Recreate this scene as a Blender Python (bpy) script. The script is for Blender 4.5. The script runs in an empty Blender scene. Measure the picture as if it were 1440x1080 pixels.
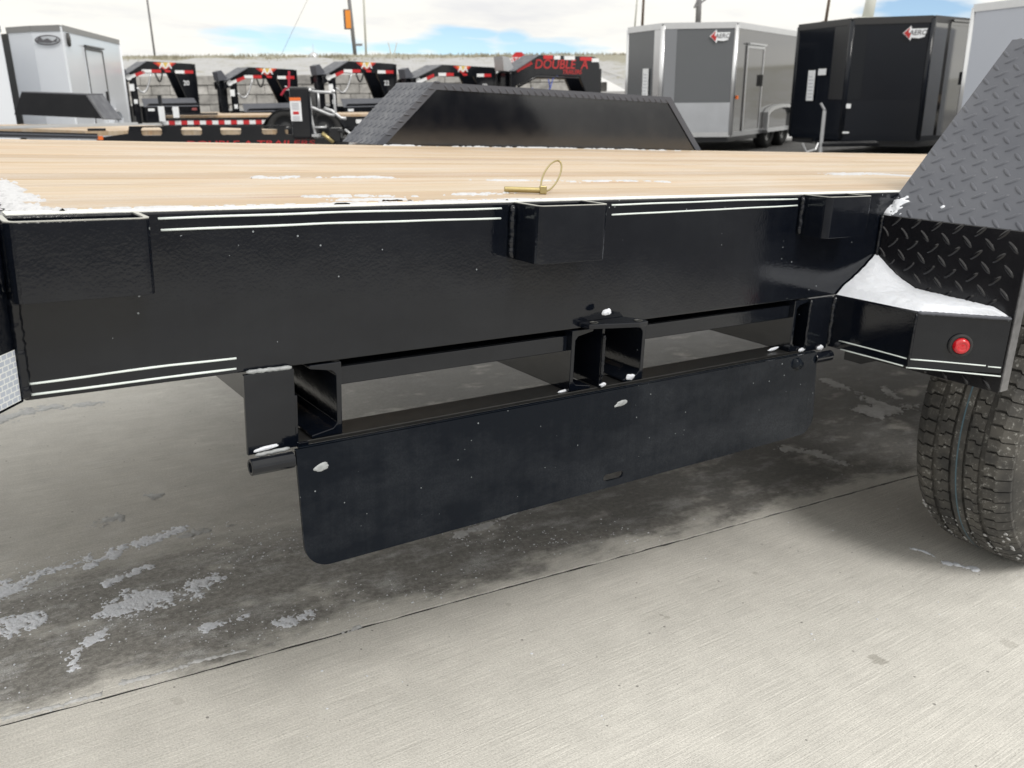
import bpy, bmesh, math, random
from math import sin, cos, pi, radians, sqrt, hypot, atan2
from mathutils import Vector, Matrix, noise
random.seed(7)
S = bpy.context.scene
C = S.collection

# ------------------------------------------------------------------ camera
FPX = 1230.0                                  # focal length for a 1440 px wide frame
vx = Vector((1800, -303, FPX)).normalized()   # trailer length direction in camera axes (right, down, forward)
hb = Vector((0, 167 - 540, FPX))
dn = vx.cross(hb).normalized()
if dn.y < 0: dn = -dn
vy = dn.cross(vx)
if vy.z < 0: vy = -vy
R = Matrix((vx, vy, -dn))                      # camera axes -> world axes
CAM = Vector((0, -1.0324, 1.0))
cd = bpy.data.cameras.new('camera'); cam = bpy.data.objects.new('camera', cd); C.objects.link(cam)
right, up, back = R.col[0].copy(), -R.col[1].copy(), -R.col[2].copy()
cam.matrix_world = Matrix(((right.x, up.x, back.x, CAM.x), (right.y, up.y, back.y, CAM.y), (right.z, up.z, back.z, CAM.z), (0, 0, 0, 1)))
cd.sensor_width = 36; cd.lens = FPX / 1440 * 36; cd.clip_start = .02; cd.clip_end = 3000
cd.dof.use_dof = True; cd.dof.focus_distance = 1.3; cd.dof.aperture_fstop = 10.0
S.camera = cam

# ------------------------------------------------------------------ lot frame (the yard rises gently behind the trailer)
LA, LB = .03, .045
fwd = Vector((R[0][2], R[1][2], 0)).normalized(); rgt = Vector((fwd.y, -fwd.x, 0))
ew = Vector((fwd.x, fwd.y, LA)).normalized()
eu = Vector((rgt.x, rgt.y, LB)); eu = (eu - ew * eu.dot(ew)).normalized()
en = eu.cross(ew).normalized()
LO = Vector((CAM.x, CAM.y, -4 * LA))
ML = Matrix(((eu.x, ew.x, en.x, LO.x), (eu.y, ew.y, en.y, LO.y), (eu.z, ew.z, en.z, LO.z), (0, 0, 0, 1)))
MLI = ML.inverted()
CL = MLI @ CAM
def ray(x, y): return (R @ Vector((x - 720, y - 540, FPX))).normalized()
def on(x, y, axis, val):                      # where a sight line meets the plane axis = val (world)
    r = ray(x, y); return CAM + r * ((val - CAM[axis]) / r[axis])
def lot(x, y, w):                             # same, on the plane at distance w in the lot frame
    r = MLI.to_3x3() @ ray(x, y); return CL + r * ((w - CL.y) / r.y)
def smooth(a, b, x):
    t = min(1, max(0, (x - a) / (b - a))); return t * t * (3 - 2 * t)
def ground_z(x, y):
    d = Vector((x, y, 0)) - Vector((CAM.x, CAM.y, 0)); u, w = d.dot(rgt), d.dot(fwd)
    return smooth(4.0, 9, w) * (LA * (w - 4) + LB * u)

# ------------------------------------------------------------------ world, sun, exposure
W = bpy.data.worlds.new('World'); S.world = W; W.use_nodes = True
nt = W.node_tree; nt.nodes.clear()
def NN(t, typ, **kw):
    n = t.nodes.new(typ)
    for k, v in kw.items(): setattr(n, k, v)
    return n
SUN_EL = radians(48)
sun_dir = (.55 * rgt - .75 * fwd).normalized() * cos(SUN_EL) + Vector((0, 0, sin(SUN_EL)))   # towards the sun
def math_(t, op, a, b=None, c=None):
    n = NN(t, 'ShaderNodeMath', operation=op)
    for i, v in enumerate((a, b, c)):
        if v is None: continue
        if isinstance(v, (int, float)): n.inputs[i].default_value = v
        else: t.links.new(v, n.inputs[i])
    return n.outputs[0]
def vmath(t, op, a, b=None):
    n = NN(t, 'ShaderNodeVectorMath', operation=op)
    for i, v in enumerate((a, b)):
        if v is None: continue
        if isinstance(v, (tuple, list, Vector)): n.inputs[i].default_value = tuple(v)
        else: t.links.new(v, n.inputs[i])
    return n.outputs['Value'] if op in ('DOT_PRODUCT', 'LENGTH') else n.outputs[0]
def ramp(t, fac, *stops, interp='LINEAR'):
    n = NN(t, 'ShaderNodeValToRGB'); n.color_ramp.interpolation = interp
    e = n.color_ramp.elements
    while len(e) < len(stops): e.new(.5)
    for i, (p, c) in enumerate(stops):
        e[i].position = p; e[i].color = (c, c, c, 1) if isinstance(c, (int, float)) else (*c, 1)
    t.links.new(fac, n.inputs[0]); return n.outputs[0]
def mixc(t, fac, a, b, blend='MIX'):
    n = NN(t, 'ShaderNodeMix', data_type='RGBA', blend_type=blend)
    for i, v in ((0, fac), (6, a), (7, b)):
        if isinstance(v, (int, float)): n.inputs[i].default_value = v if i == 0 else (v, v, v, 1)
        elif isinstance(v, (tuple, list)): n.inputs[i].default_value = (*v, 1)
        else: t.links.new(v, n.inputs[i])
    return n.outputs[2]
def nse(t, vec, scale, detail=3, rough=.55, out='Fac', dist=0):
    n = NN(t, 'ShaderNodeTexNoise'); n.inputs['Scale'].default_value = scale; n.inputs['Detail'].default_value = detail
    n.inputs['Roughness'].default_value = rough; n.inputs['Distortion'].default_value = dist
    if vec is not None: t.links.new(vec, n.inputs['Vector'])
    return n.outputs[out]
sky = NN(nt, 'ShaderNodeTexSky', sky_type='NISHITA', sun_disc=False)
sky.sun_elevation = SUN_EL; sky.sun_rotation = atan2(sun_dir.x, sun_dir.y); sky.altitude = 1500; sky.air_density = 1.0; sky.dust_density = .4
tc = NN(nt, 'ShaderNodeTexCoord'); D = tc.outputs['Generated']
sx = NN(nt, 'ShaderNodeSeparateXYZ'); nt.links.new(D, sx.inputs[0])
den = math_(nt, 'ADD', math_(nt, 'MAXIMUM', sx.outputs[2], 0.0), .10)
cx = NN(nt, 'ShaderNodeCombineXYZ')
nt.links.new(math_(nt, 'DIVIDE', sx.outputs[0], den), cx.inputs[0]); nt.links.new(math_(nt, 'DIVIDE', sx.outputs[1], den), cx.inputs[1])
cn = nse(nt, cx.outputs[0], .55, 7, .6)
gen = ramp(nt, cn, (.33, 1), (.43, 0))                       # blue holes elsewhere in the cloud deck
wob = nse(nt, cx.outputs[0], 1.3, 5, .6)
patches = None
for (px, py, a, b) in ((400, 58, .085, .017), (350, 49, .05, .009), (640, 62, .06, .017), (660, 47, .06, .009), (775, 66, .085, .013), (720, 52, .03, .012), (1300, 10, .07, .014), (470, 68, .06, .010), (560, 70, .05, .008)):
    d0 = ray(px, py); e1 = Vector((0, 0, 1)).cross(d0).normalized(); e2 = d0.cross(e1).normalized()
    t1 = math_(nt, 'DIVIDE', vmath(nt, 'DOT_PRODUCT', D, e1), a); t2 = math_(nt, 'DIVIDE', vmath(nt, 'DOT_PRODUCT', D, e2), b)
    fr = math_(nt, 'GREATER_THAN', vmath(nt, 'DOT_PRODUCT', D, d0), 0)
    r2 = math_(nt, 'ADD', math_(nt, 'MULTIPLY', t1, t1), math_(nt, 'MULTIPLY', t2, t2))
    r2 = math_(nt, 'ADD', math_(nt, 'SQRT', r2), math_(nt, 'MULTIPLY', math_(nt, 'SUBTRACT', wob, .5), 2.2))
    m = math_(nt, 'MULTIPLY', ramp(nt, r2, (.45, 1), (1.0, 0)), fr)
    patches = m if patches is None else math_(nt, 'MAXIMUM', patches, m)
high = ramp(nt, sx.outputs[2], (.22, 0), (.45, 1))
blue = math_(nt, 'MAXIMUM', math_(nt, 'MULTIPLY', patches, .9), math_(nt, 'MULTIPLY', gen, high))
cb = nse(nt, cx.outputs[0], .9, 5, .6)
over = math_(nt, 'MULTIPLY', ramp(nt, sx.outputs[2], (.10, .70), (.34, .90), (.8, 1.0)), 1.32)
cloudcol = ramp(nt, cb, (.3, (.78, .78, .785)), (.48, (.93, .915, .865)), (.7, (1.0, .98, .90)))
bg1 = NN(nt, 'ShaderNodeBackground'); bg1.inputs[1].default_value = .105; nt.links.new(mixc(nt, 1.0, sky.outputs[0], (.86, .98, 1.06), 'MULTIPLY'), bg1.inputs[0])
bg2 = NN(nt, 'ShaderNodeBackground'); bg2.inputs[1].default_value = 1.0; nt.links.new(mixc(nt, 1.0, cloudcol, over, 'MULTIPLY'), bg2.inputs[0])
mx = NN(nt, 'ShaderNodeMixShader'); nt.links.new(blue, mx.inputs[0]); nt.links.new(bg2.outputs[0], mx.inputs[1]); nt.links.new(bg1.outputs[0], mx.inputs[2])
wo = NN(nt, 'ShaderNodeOutputWorld'); nt.links.new(mx.outputs[0], wo.inputs[0])
sl = bpy.data.lights.new('sun', 'SUN'); sl.energy = 1.7; sl.angle = radians(20); sl.color = (1, .96, .9)
so = bpy.data.objects.new('sun', sl); C.objects.link(so); so.rotation_euler = sun_dir.to_track_quat('Z', 'Y').to_euler(); so.location = (0, 0, 30)
S.view_settings.view_transform = 'Standard'; S.view_settings.look = 'None'; S.view_settings.exposure = 0.25; S.view_settings.gamma = 1; S.view_settings.use_curve_mapping = False

# ------------------------------------------------------------------ materials
def mat(name, col=(.5, .5, .5), rough=.5, metal=0, spec=.5, coat=0):
    m = bpy.data.materials.new(name); m.use_nodes = True
    b = m.node_tree.nodes['Principled BSDF']
    b.inputs['Base Color'].default_value = (*col, 1); b.inputs['Roughness'].default_value = rough; b.inputs['Metallic'].default_value = metal
    b.inputs['Specular IOR Level'].default_value = spec; b.inputs['Coat Weight'].default_value = coat
    return m, m.node_tree, b
def bump(t, b, h, strength=.2, dist=.002):
    n = NN(t, 'ShaderNodeBump'); n.inputs['Strength'].default_value = strength; n.inputs['Distance'].default_value = dist
    t.links.new(h, n.inputs['Height']); t.links.new(n.outputs[0], b.inputs['Normal'])
def pos(t): return NN(t, 'ShaderNodeNewGeometry').outputs['Position']
def stretch(t, v, s): return vmath(t, 'MULTIPLY', v, s)

def paint(name, col=(.006, .007, .009), rough=.13, peel=.05, fleck=True, spec=.5, peelscale=260, dust_sheen=0):
    m, t, b = mat(name, col, rough, spec=spec)
    p = pos(t)
    n1 = nse(t, p, peelscale, 2, .5); n2 = nse(t, p, 30, 3, .5)
    n4 = nse(t, p, 7, 2, .5)
    h = math_(t, 'ADD', math_(t, 'ADD', math_(t, 'MULTIPLY', n1, .5), math_(t, 'MULTIPLY', n2, 1.2)), math_(t, 'MULTIPLY', n4, 2.2))
    bump(t, b, h, peel, .002)
    n3 = nse(t, p, 9, 4, .6)
    t.links.new(ramp(t, n3, (.3, rough * .8), (.7, rough * 1.5)), b.inputs['Roughness'])
    if fleck:
        v = NN(t, 'ShaderNodeTexVoronoi'); v.inputs['Scale'].default_value = 95; t.links.new(p, v.inputs['Vector'])
        dens = nse(t, p, 6, 3, .6)
        sel = NN(t, 'ShaderNodeSeparateColor'); t.links.new(v.outputs['Color'], sel.inputs[0])
        keep = math_(t, 'GREATER_THAN', math_(t, 'ADD', math_(t, 'MULTIPLY', sel.outputs[0], .6), math_(t, 'MULTIPLY', dens, 1.6)), 1.30)
        rr = math_(t, 'MULTIPLY', math_(t, 'POWER', sel.outputs[1], 2.5), .12)
        dot = math_(t, 'MULTIPLY', math_(t, 'LESS_THAN', v.outputs['Distance'], rr), keep)
        cc = col
        if dust_sheen:  # grey mottling painted in as soft sheen on the black steel
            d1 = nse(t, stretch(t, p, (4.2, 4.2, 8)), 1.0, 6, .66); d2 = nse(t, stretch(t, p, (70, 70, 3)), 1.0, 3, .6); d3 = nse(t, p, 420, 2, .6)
            k = math_(t, 'MULTIPLY', ramp(t, math_(t, 'ADD', math_(t, 'MULTIPLY', d1, .86), math_(t, 'MULTIPLY', d2, .14)), (.44, 0), (.68, dust_sheen)), ramp(t, d3, (.3, .35), (.65, 1)))
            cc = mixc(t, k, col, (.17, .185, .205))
        t.links.new(mixc(t, math_(t, 'MULTIPLY', dot, .6), cc, (.36, .39, .41)), b.inputs['Base Color'])
    return m
BLACK = paint('black gloss paint', (.003, .0042, .0075), .085, peel=.12, spec=.40, dust_sheen=.045)
BLACK2 = paint('black door paint', (.0025, .0045, .0085), .12, .28, peelscale=170, spec=.13, dust_sheen=.11)
BLACKBG = paint('black trailer paint', (.007, .008, .011), .14, .02, False)
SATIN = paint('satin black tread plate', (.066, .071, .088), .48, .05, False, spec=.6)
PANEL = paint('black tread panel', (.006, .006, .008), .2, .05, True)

def simple(name, col, rough=.5, metal=0, spec=.5, var=.0, scale=20, b_=0):
    m, t, b = mat(name, col, rough, metal, spec)
    if var:
        n = nse(t, pos(t), scale, 5, .6)
        t.links.new(mixc(t, n, tuple(c * (1 - var) for c in col), tuple(min(1, c * (1 + var)) for c in col)), b.inputs['Base Color'])
        if b_: bump(t, b, n, b_, .003)
    return m
WHITE = simple('white pinstripe', (.66, .72, .71), .5, var=.12, scale=60)
SEAL = simple('pale grey sealant', (.27, .285, .295), .4, var=.6, scale=130, b_=.3)
ALU = simple('bright aluminium', (.62, .63, .65), .28, .9, var=.08, scale=8)
ALUD = simple('brushed aluminium sheet', (.5, .52, .56), .3, .85, var=.15, scale=3)
GALV = simple('galvanised steel', (.5, .51, .53), .4, .7, var=.15, scale=15)
STEEL = simple('dark bare steel edge', (.10, .10, .095), .45, .3, var=.3, scale=80)
YZINC = simple('yellow zinc plate', (.40, .33, .16), .35, .8, var=.25, scale=40)
RUBBER = simple('black rubber', (.02, .02, .021), .75, var=.3, scale=30)
REDL = simple('red lens', (.48, .008, .015), .08, spec=.8)
RED = simple('red reflective', (.5, .02, .025), .4); REDT = simple('red lettering', (.42, .02, .022), .45)
WTAPE = simple('white reflective', (.75, .76, .78), .4); ORANGE = simple('orange', (.75, .16, .03), .5)
AMBER = simple('amber sign face', (.75, .26, .03), .5, var=.15, scale=5); YELLOW = simple('yellow', (.62, .45, .12), .5)
WPAPER = simple('white paper', (.75, .77, .8), .7, var=.06, scale=18); GREEN = simple('green tag', (.25, .7, .05), .6)
GREYP = simple('dark grey print', (.1, .1, .11), .6); BLUE = simple('blue cord', (.05, .09, .4), .5)
WBODY = simple('white aluminium skin', (.66, .69, .74), .18, var=.03, scale=2)
WBODY2 = simple('pale lilac white skin', (.46, .49, .56), .3, var=.03, scale=2)
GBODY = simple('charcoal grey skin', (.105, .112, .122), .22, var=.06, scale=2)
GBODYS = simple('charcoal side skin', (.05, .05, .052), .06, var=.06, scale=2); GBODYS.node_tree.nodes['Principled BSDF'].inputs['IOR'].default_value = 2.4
KBODY = simple('black skin', (.006, .008, .013), .16, spec=.3, var=.2, scale=2)
KSIDE = simple('black glossy side skin', (.007, .008, .011), .05, var=.2, scale=2); KSIDE.node_tree.nodes['Principled BSDF'].inputs['IOR'].default_value = 3.0
BROWN = simple('brown pole paint', (.11, .08, .06), .6); GREYPOLE = simple('grey pole', (.2, .2, .21), .5, var=.1)
PALEPOLE = simple('pale pole', (.55, .56, .52), .5)

def snow_mat():
    m, t, b = mat('snow', (.64, .665, .72), .7)
    p = pos(t); n = nse(t, p, 220, 4, .7); n2 = nse(t, p, 40, 3, .6)
    bump(t, b, math_(t, 'ADD', n, n2), .5, .004)
    b.inputs['Subsurface Weight'].default_value = .1; b.inputs['Subsurface Radius'].default_value = (.01, .012, .015); b.inputs['Subsurface Scale'].default_value = .3
    return m
SNOW = snow_mat()
FROSTY = simple('powder frost', (.50, .505, .525), .8, var=.12, scale=200, b_=.4)
SLUSH = simple('dirty slush', (.40, .405, .41), .7, var=.35, scale=90, b_=.4)

def tyre_mat():
    m, t, b = mat('tyre rubber', (.02, .02, .02), .7)
    p = pos(t); n = nse(t, p, 110, 5, .7); n2 = nse(t, p, 14, 3, .6)
    k = math_(t, 'MULTIPLY', ramp(t, n, (.56, 0), (.66, 1)), ramp(t, n2, (.35, .1), (.6, 1)))
    dust_sheen = mixc(t, ramp(t, n2, (.3, 0), (.7, 1)), (.026, .026, .026), (.082, .077, .069))
    t.links.new(mixc(t, math_(t, 'MULTIPLY', k, .6), dust_sheen, (.42, .42, .40)), b.inputs['Base Color']); bump(t, b, n, .35, .002)
    return m
TYRE = tyre_mat()

def wood_mat(name, far=False):
    m, t, b = mat(name, (.6, .44, .29), .55)
    p = pos(t)
    oi = NN(t, 'ShaderNodeObjectInfo')
    off = NN(t, 'ShaderNodeCombineXYZ'); t.links.new(math_(t, 'MULTIPLY', oi.outputs['Random'], 37.0), off.inputs[0]); t.links.new(math_(t, 'MULTIPLY', oi.outputs['Random'], 11.0), off.inputs[1])
    q = vmath(t, 'ADD', p, off.outputs[0])
    g = nse(t, stretch(t, q, (1.2, 70, 8)), 1.0, 5, .65, dist=.4)
    g2 = nse(t, stretch(t, q, (3.0, 16, 4)), 1.0, 4, .6)
    kn = nse(t, stretch(t, q, (2.2, 22, 6)), 1.0, 2, .5)
    c = ramp(t, g, (.30, (.305, .215, .137)), (.43, (.428, .333, .226)), (.66, (.487, .40, .297)))
    c = mixc(t, ramp(t, g2, (.45, 0), (.8, .55)), c, (.50, .34, .21))
    c = mixc(t, ramp(t, kn, (.655, 0), (.72, .7)), c, (.33, .18, .095))
    tint = ramp(t, oi.outputs['Random'], (0, (.80, .74, .67)), (.35, (.97, .96, .95)), (.6, (1, 1, 1)), (1, (.90, .79, .67)))
    c = mixc(t, 1.0, c, tint, 'MULTIPLY')
    fr = math_(t, 'MULTIPLY', ramp(t, nse(t, stretch(t, p, (2.4, 9, 1)), 1.0, 6, .7), (.46, 0), (.7, .55)), ramp(t, nse(t, p, 240, 3, .7), (.38, .2), (.6, 1)))
    c = mixc(t, fr, c, (.52, .52, .53))
    t.links.new(c, b.inputs['Base Color']); bump(t, b, g, .15, .002)
    return m
WOOD = wood_mat('fresh sawn deck timber')

def concrete_mat():
    m, t, b = mat('broom finished concrete', (.36, .35, .32), .85)
    p = pos(t)
    br = nse(t, stretch(t, p, (3.0, 210, 1)), 1.0, 5, .7)            # broom lines along the slab
    br2 = nse(t, stretch(t, p, (6, 420, 1)), 1.0, 3, .6)
    big = nse(t, p, 1.6, 6, .6); mid = nse(t, p, 11, 6, .68); fine = nse(t, p, 260, 4, .7)
    c = ramp(t, big, (.3, (.55, .536, .502)), (.7, (.60, .586, .55)))
    c = mixc(t, .2, c, ramp(t, br, (.3, .68), (.7, 1.25)), 'MULTIPLY')
    c = mixc(t, .28, c, ramp(t, br2, (.3, .6), (.7, 1.35)), 'MULTIPLY')
    c = mixc(t, .3, c, ramp(t, mid, (.25, .65), (.7, 1.25)), 'MULTIPLY')
    c = mixc(t, .6, c, ramp(t, fine, (.25, .55), (.6, 1.15)), 'MULTIPLY')
    # dark pits
    v = NN(t, 'ShaderNodeTexVoronoi'); v.inputs['Scale'].default_value = 42; t.links.new(p, v.inputs['Vector'])
    sc = NN(t, 'ShaderNodeSeparateColor'); t.links.new(v.outputs['Color'], sc.inputs[0])
    pit = math_(t, 'MULTIPLY', math_(t, 'LESS_THAN', v.outputs['Distance'], math_(t, 'MULTIPLY', sc.outputs[1], .13)), math_(t, 'GREATER_THAN', sc.outputs[0], .72))
    c = mixc(t, math_(t, 'MULTIPLY', pit, .65), c, (.10, .095, .09))
    s = NN(t, 'ShaderNodeSeparateXYZ'); t.links.new(p, s.inputs[0])
    wb = math_(t, 'MULTIPLY', math_(t, 'SUBTRACT', nse(t, p, 60, 3, .6), .5), 1.2)
    for (px, py, ra, dk) in ((1235, 928, .016, .42), (938, 868, .006, .3), (715, 850, .007, .25), (1062, 806, .007, .3), (1420, 905, .018, .25), (930, 865, .004, .4), (250, 985, .012, .2)):
        g_ = on(px, py, 2, 0); d2 = vmath(t, 'LENGTH', vmath(t, 'SUBTRACT', p, (g_.x, g_.y, 0)))
        st = math_(t, 'MULTIPLY', ramp(t, math_(t, 'ADD', math_(t, 'DIVIDE', d2, ra * 2), wb), (.38, 1), (.56, 0)), dk)
        c = mixc(t, st, c, (.16, .145, .12))
    # wet, dirty melt-water band that lies along the slab joint under the trailer
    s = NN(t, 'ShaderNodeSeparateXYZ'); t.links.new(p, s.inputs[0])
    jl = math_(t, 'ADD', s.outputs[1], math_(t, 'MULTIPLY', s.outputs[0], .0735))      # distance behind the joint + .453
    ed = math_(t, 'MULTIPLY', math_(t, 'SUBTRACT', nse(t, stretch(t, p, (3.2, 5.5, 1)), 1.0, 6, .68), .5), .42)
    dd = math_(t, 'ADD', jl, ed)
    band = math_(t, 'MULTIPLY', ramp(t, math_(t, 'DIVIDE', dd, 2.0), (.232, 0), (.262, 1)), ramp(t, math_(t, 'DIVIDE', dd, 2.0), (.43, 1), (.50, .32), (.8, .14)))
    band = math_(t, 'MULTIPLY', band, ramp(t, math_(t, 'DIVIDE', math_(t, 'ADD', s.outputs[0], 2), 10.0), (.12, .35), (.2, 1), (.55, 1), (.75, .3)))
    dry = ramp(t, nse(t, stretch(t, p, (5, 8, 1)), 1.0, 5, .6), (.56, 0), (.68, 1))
    damp_shade = math_(t, 'MULTIPLY', ramp(t, math_(t, 'DIVIDE', math_(t, 'ADD', s.outputs[0], 2), 10.0), (.25, 0), (.36, 1.0)), ramp(t, math_(t, 'DIVIDE', dd, 4.0), (.12, 0), (.16, 1), (.6, 1), (.75, 0)))  # damp area at the right, with deck shade painted into its colour
    band = math_(t, 'MAXIMUM', band, damp_shade)
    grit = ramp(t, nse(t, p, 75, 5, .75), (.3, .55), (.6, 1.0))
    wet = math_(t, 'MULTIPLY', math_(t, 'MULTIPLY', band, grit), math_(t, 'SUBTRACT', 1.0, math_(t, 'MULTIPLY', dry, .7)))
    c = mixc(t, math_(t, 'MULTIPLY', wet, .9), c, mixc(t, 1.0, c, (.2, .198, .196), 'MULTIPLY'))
    c = mixc(t, math_(t, 'MULTIPLY', math_(t, 'MULTIPLY', damp_shade, math_(t, 'SUBTRACT', 1.0, math_(t, 'MULTIPLY', dry, .55))), .62), c, (.035, .036, .037))  # painted shade under the deck darkens the damp concrete further
    # dried salt and ice film
    sn = nse(t, stretch(t, p, (7, 13, 1)), 1.0, 7, .72)
    sf = nse(t, p, 330, 4, .75)
    salt = math_(t, 'MULTIPLY', ramp(t, sn, (.50, 0), (.66, 1)), ramp(t, sf, (.40, .15), (.60, 1)))
    near = ramp(t, math_(t, 'DIVIDE', dd, 2.0), (.235, .0), (.26, 1), (.44, .9), (.52, .35), (.9, .2))
    left = ramp(t, math_(t, 'DIVIDE', math_(t, 'ADD', s.outputs[0], 2), 10.0), (.20, 1), (.27, .8), (.36, .5), (.5, .4))
    c = mixc(t, math_(t, 'MULTIPLY', math_(t, 'MULTIPLY', salt, near), math_(t, 'MULTIPLY', left, .95)), c, (.62, .63, .64))
    # the far lot is darker, older paving
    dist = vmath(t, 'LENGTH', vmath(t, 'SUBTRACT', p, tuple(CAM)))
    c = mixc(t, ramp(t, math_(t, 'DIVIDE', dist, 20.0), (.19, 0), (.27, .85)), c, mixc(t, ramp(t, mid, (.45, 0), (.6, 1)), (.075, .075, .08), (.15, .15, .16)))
    t.links.new(c, b.inputs['Base Color'])
    t.links.new(ramp(t, wet, (0, .88), (1, .6)), b.inputs['Roughness'])
    bump(t, b, math_(t, 'ADD', math_(t, 'ADD', math_(t, 'MULTIPLY', br, .8), math_(t, 'MULTIPLY', br2, .6)), math_(t, 'ADD', fine, math_(t, 'MULTIPLY', pit, -1.5))), .55, .003)
    return m
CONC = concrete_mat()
JOINT = simple('joint dirt', (.03, .03, .03), .9)

def block_mat():
    m, t, b = mat('concrete retaining block', (.36, .35, .34), .9)
    p = pos(t); oi = NN(t, 'ShaderNodeObjectInfo')
    n = nse(t, p, 2.2, 6, .7)
    c = ramp(t, n, (.3, (.22, .215, .21)), (.5, (.37, .36, .345)), (.7, (.50, .49, .475)))
    c = mixc(t, 1.0, c, ramp(t, oi.outputs['Random'], (0, .75), (1, 1.15)), 'MULTIPLY')
    t.links.new(c, b.inputs['Base Color']); bump(t, b, n, .5, .05); return m
BLOCK = block_mat()
def hill_mat():
    m, t, b = mat('snowy grass bank', (.7, .7, .7), .9)
    p = pos(t); n = nse(t, p, 1.1, 7, .72); n2 = nse(t, p, 5, 5, .7)
    at = NN(t, 'ShaderNodeAttribute', attribute_name='grassy')
    grass = mixc(t, n2, (.16, .155, .115), (.36, .345, .28))
    k = ramp(t, math_(t, 'ADD', math_(t, 'ADD', math_(t, 'MULTIPLY', n, .55), math_(t, 'MULTIPLY', n2, .35)), math_(t, 'MULTIPLY', at.outputs['Fac'], .4)), (.41, 0), (.53, 1))
    t.links.new(mixc(t, k, mixc(t, n2, (.27, .27, .275), (.50, .505, .52)), grass), b.inputs['Base Color']); bump(t, b, n2, .6, .2); return m
HILL = hill_mat()
def tape_mat():
    m, t, b = mat('white honeycomb reflective tape', (.6, .62, .66), .3)
    br = NN(t, 'ShaderNodeTexBrick'); br.inputs['Scale'].default_value = 1
    br.inputs['Color1'].default_value = (.40, .44, .52, 1); br.inputs['Color2'].default_value = (.43, .47, .55, 1); br.inputs['Mortar'].default_value = (.68, .70, .70, 1)
    br.inputs['Mortar Size'].default_value = .0007; br.inputs['Brick Width'].default_value = .0085; br.inputs['Row Height'].default_value = .0062
    uv = NN(t, 'ShaderNodeUVMap'); t.links.new(uv.outputs[0], br.inputs['Vector'])
    t.links.new(br.outputs[0], b.inputs['Base Color']); return m
TAPE = tape_mat()

# ------------------------------------------------------------------ mesh helpers
def tag(o, label=None, cat=None, group=None, kind=None):
    if label: o['label'] = label
    if cat: o['category'] = cat
    if group: o['group'] = group
    if kind: o['kind'] = kind
    return o
def finish(name, bm, m, parent=None, bev=0, smooth_=False, base=None, frame=None, seg=2):
    """link one mesh; coordinates are given in the thing's own frame, or in the world when base is the thing's Empty"""
    bmesh.ops.recalc_face_normals(bm, faces=bm.faces)
    me = bpy.data.meshes.new(name); bm.to_mesh(me); bm.free()
    if smooth_:
        for p in me.polygons: p.use_smooth = True
    me.materials.append(m)
    o = bpy.data.objects.new(name, me); C.objects.link(o)
    if parent is not None: o.parent = parent
    if bev:
        md = o.modifiers.new('bevel', 'BEVEL'); md.width = bev; md.segments = seg; md.limit_method = 'ANGLE'; md.angle_limit = radians(40)
    return o
def NB(): return bmesh.new()
def box(bm, x0, x1, y0, y1, z0, z1):
    v = [bm.verts.new((x, y, z)) for x in (x0, x1) for y in (y0, y1) for z in (z0, z1)]
    for f in ((0, 1, 3, 2), (4, 6, 7, 5), (0, 4, 5, 1), (2, 3, 7, 6), (0, 2, 6, 4), (1, 5, 7, 3)): bm.faces.new([v[i] for i in f])
    return bm
def prism(bm, pts, a, b, axis='y'):
    """extrude a 2D outline along an axis: y -> (x,z), x -> (y,z), z -> (x,y)"""
    def mk(p, t): return {'y': (p[0], t, p[1]), 'x': (t, p[0], p[1]), 'z': (p[0], p[1], t)}[axis]
    A = [bm.verts.new(mk(p, a)) for p in pts]; B = [bm.verts.new(mk(p, b)) for p in pts]
    n = len(pts)
    bm.faces.new(A); bm.faces.new(B[::-1])
    for i in range(n): bm.faces.new((A[i], A[(i + 1) % n], B[(i + 1) % n], B[i]))
    return bm
def slab(bm, quad, th):
    """a sheet given by 3D corners, thickened along its normal"""
    q = [Vector(p) for p in quad]; n = (q[1] - q[0]).cross(q[-1] - q[0]).normalized() * th
    A = [bm.verts.new(p) for p in q]; B = [bm.verts.new(p + n) for p in q]; k = len(q)
    bm.faces.new(A); bm.faces.new(B[::-1])
    for i in range(k): bm.faces.new((A[i], A[(i + 1) % k], B[(i + 1) % k], B[i]))
    return bm
def tube(bm, pts, r, n=10, closed=False, caps=True, rfun=None):
    P = [Vector(p) for p in pts]; k = len(P); rings = []
    prev = None
    for i in range(k):
        if closed: d = (P[(i + 1) % k] - P[i - 1])
        else: d = P[min(i + 1, k - 1)] - P[max(i - 1, 0)]
        d.normalize()
        if prev is None:
            a = d.orthogonal().normalized()
        else:
            a = (prev - d * prev.dot(d)).normalized()
        prev = a; b = d.cross(a)
        rr = r if rfun is None else r * rfun(i)
        rings.append([bm.verts.new(P[i] + (a * cos(2 * pi * j / n) + b * sin(2 * pi * j / n)) * rr) for j in range(n)])
    for i in range(k if closed else k - 1):
        A, B = rings[i], rings[(i + 1) % k]
        for j in range(n): bm.faces.new((A[j], A[(j + 1) % n], B[(j + 1) % n], B[j]))
    if caps and not closed: bm.faces.new(rings[0][::-1]); bm.faces.new(rings[-1])
    return bm
def cyl(bm, p0, p1, r, n=16): return tube(bm, (p0, p1), r, n)
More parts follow.
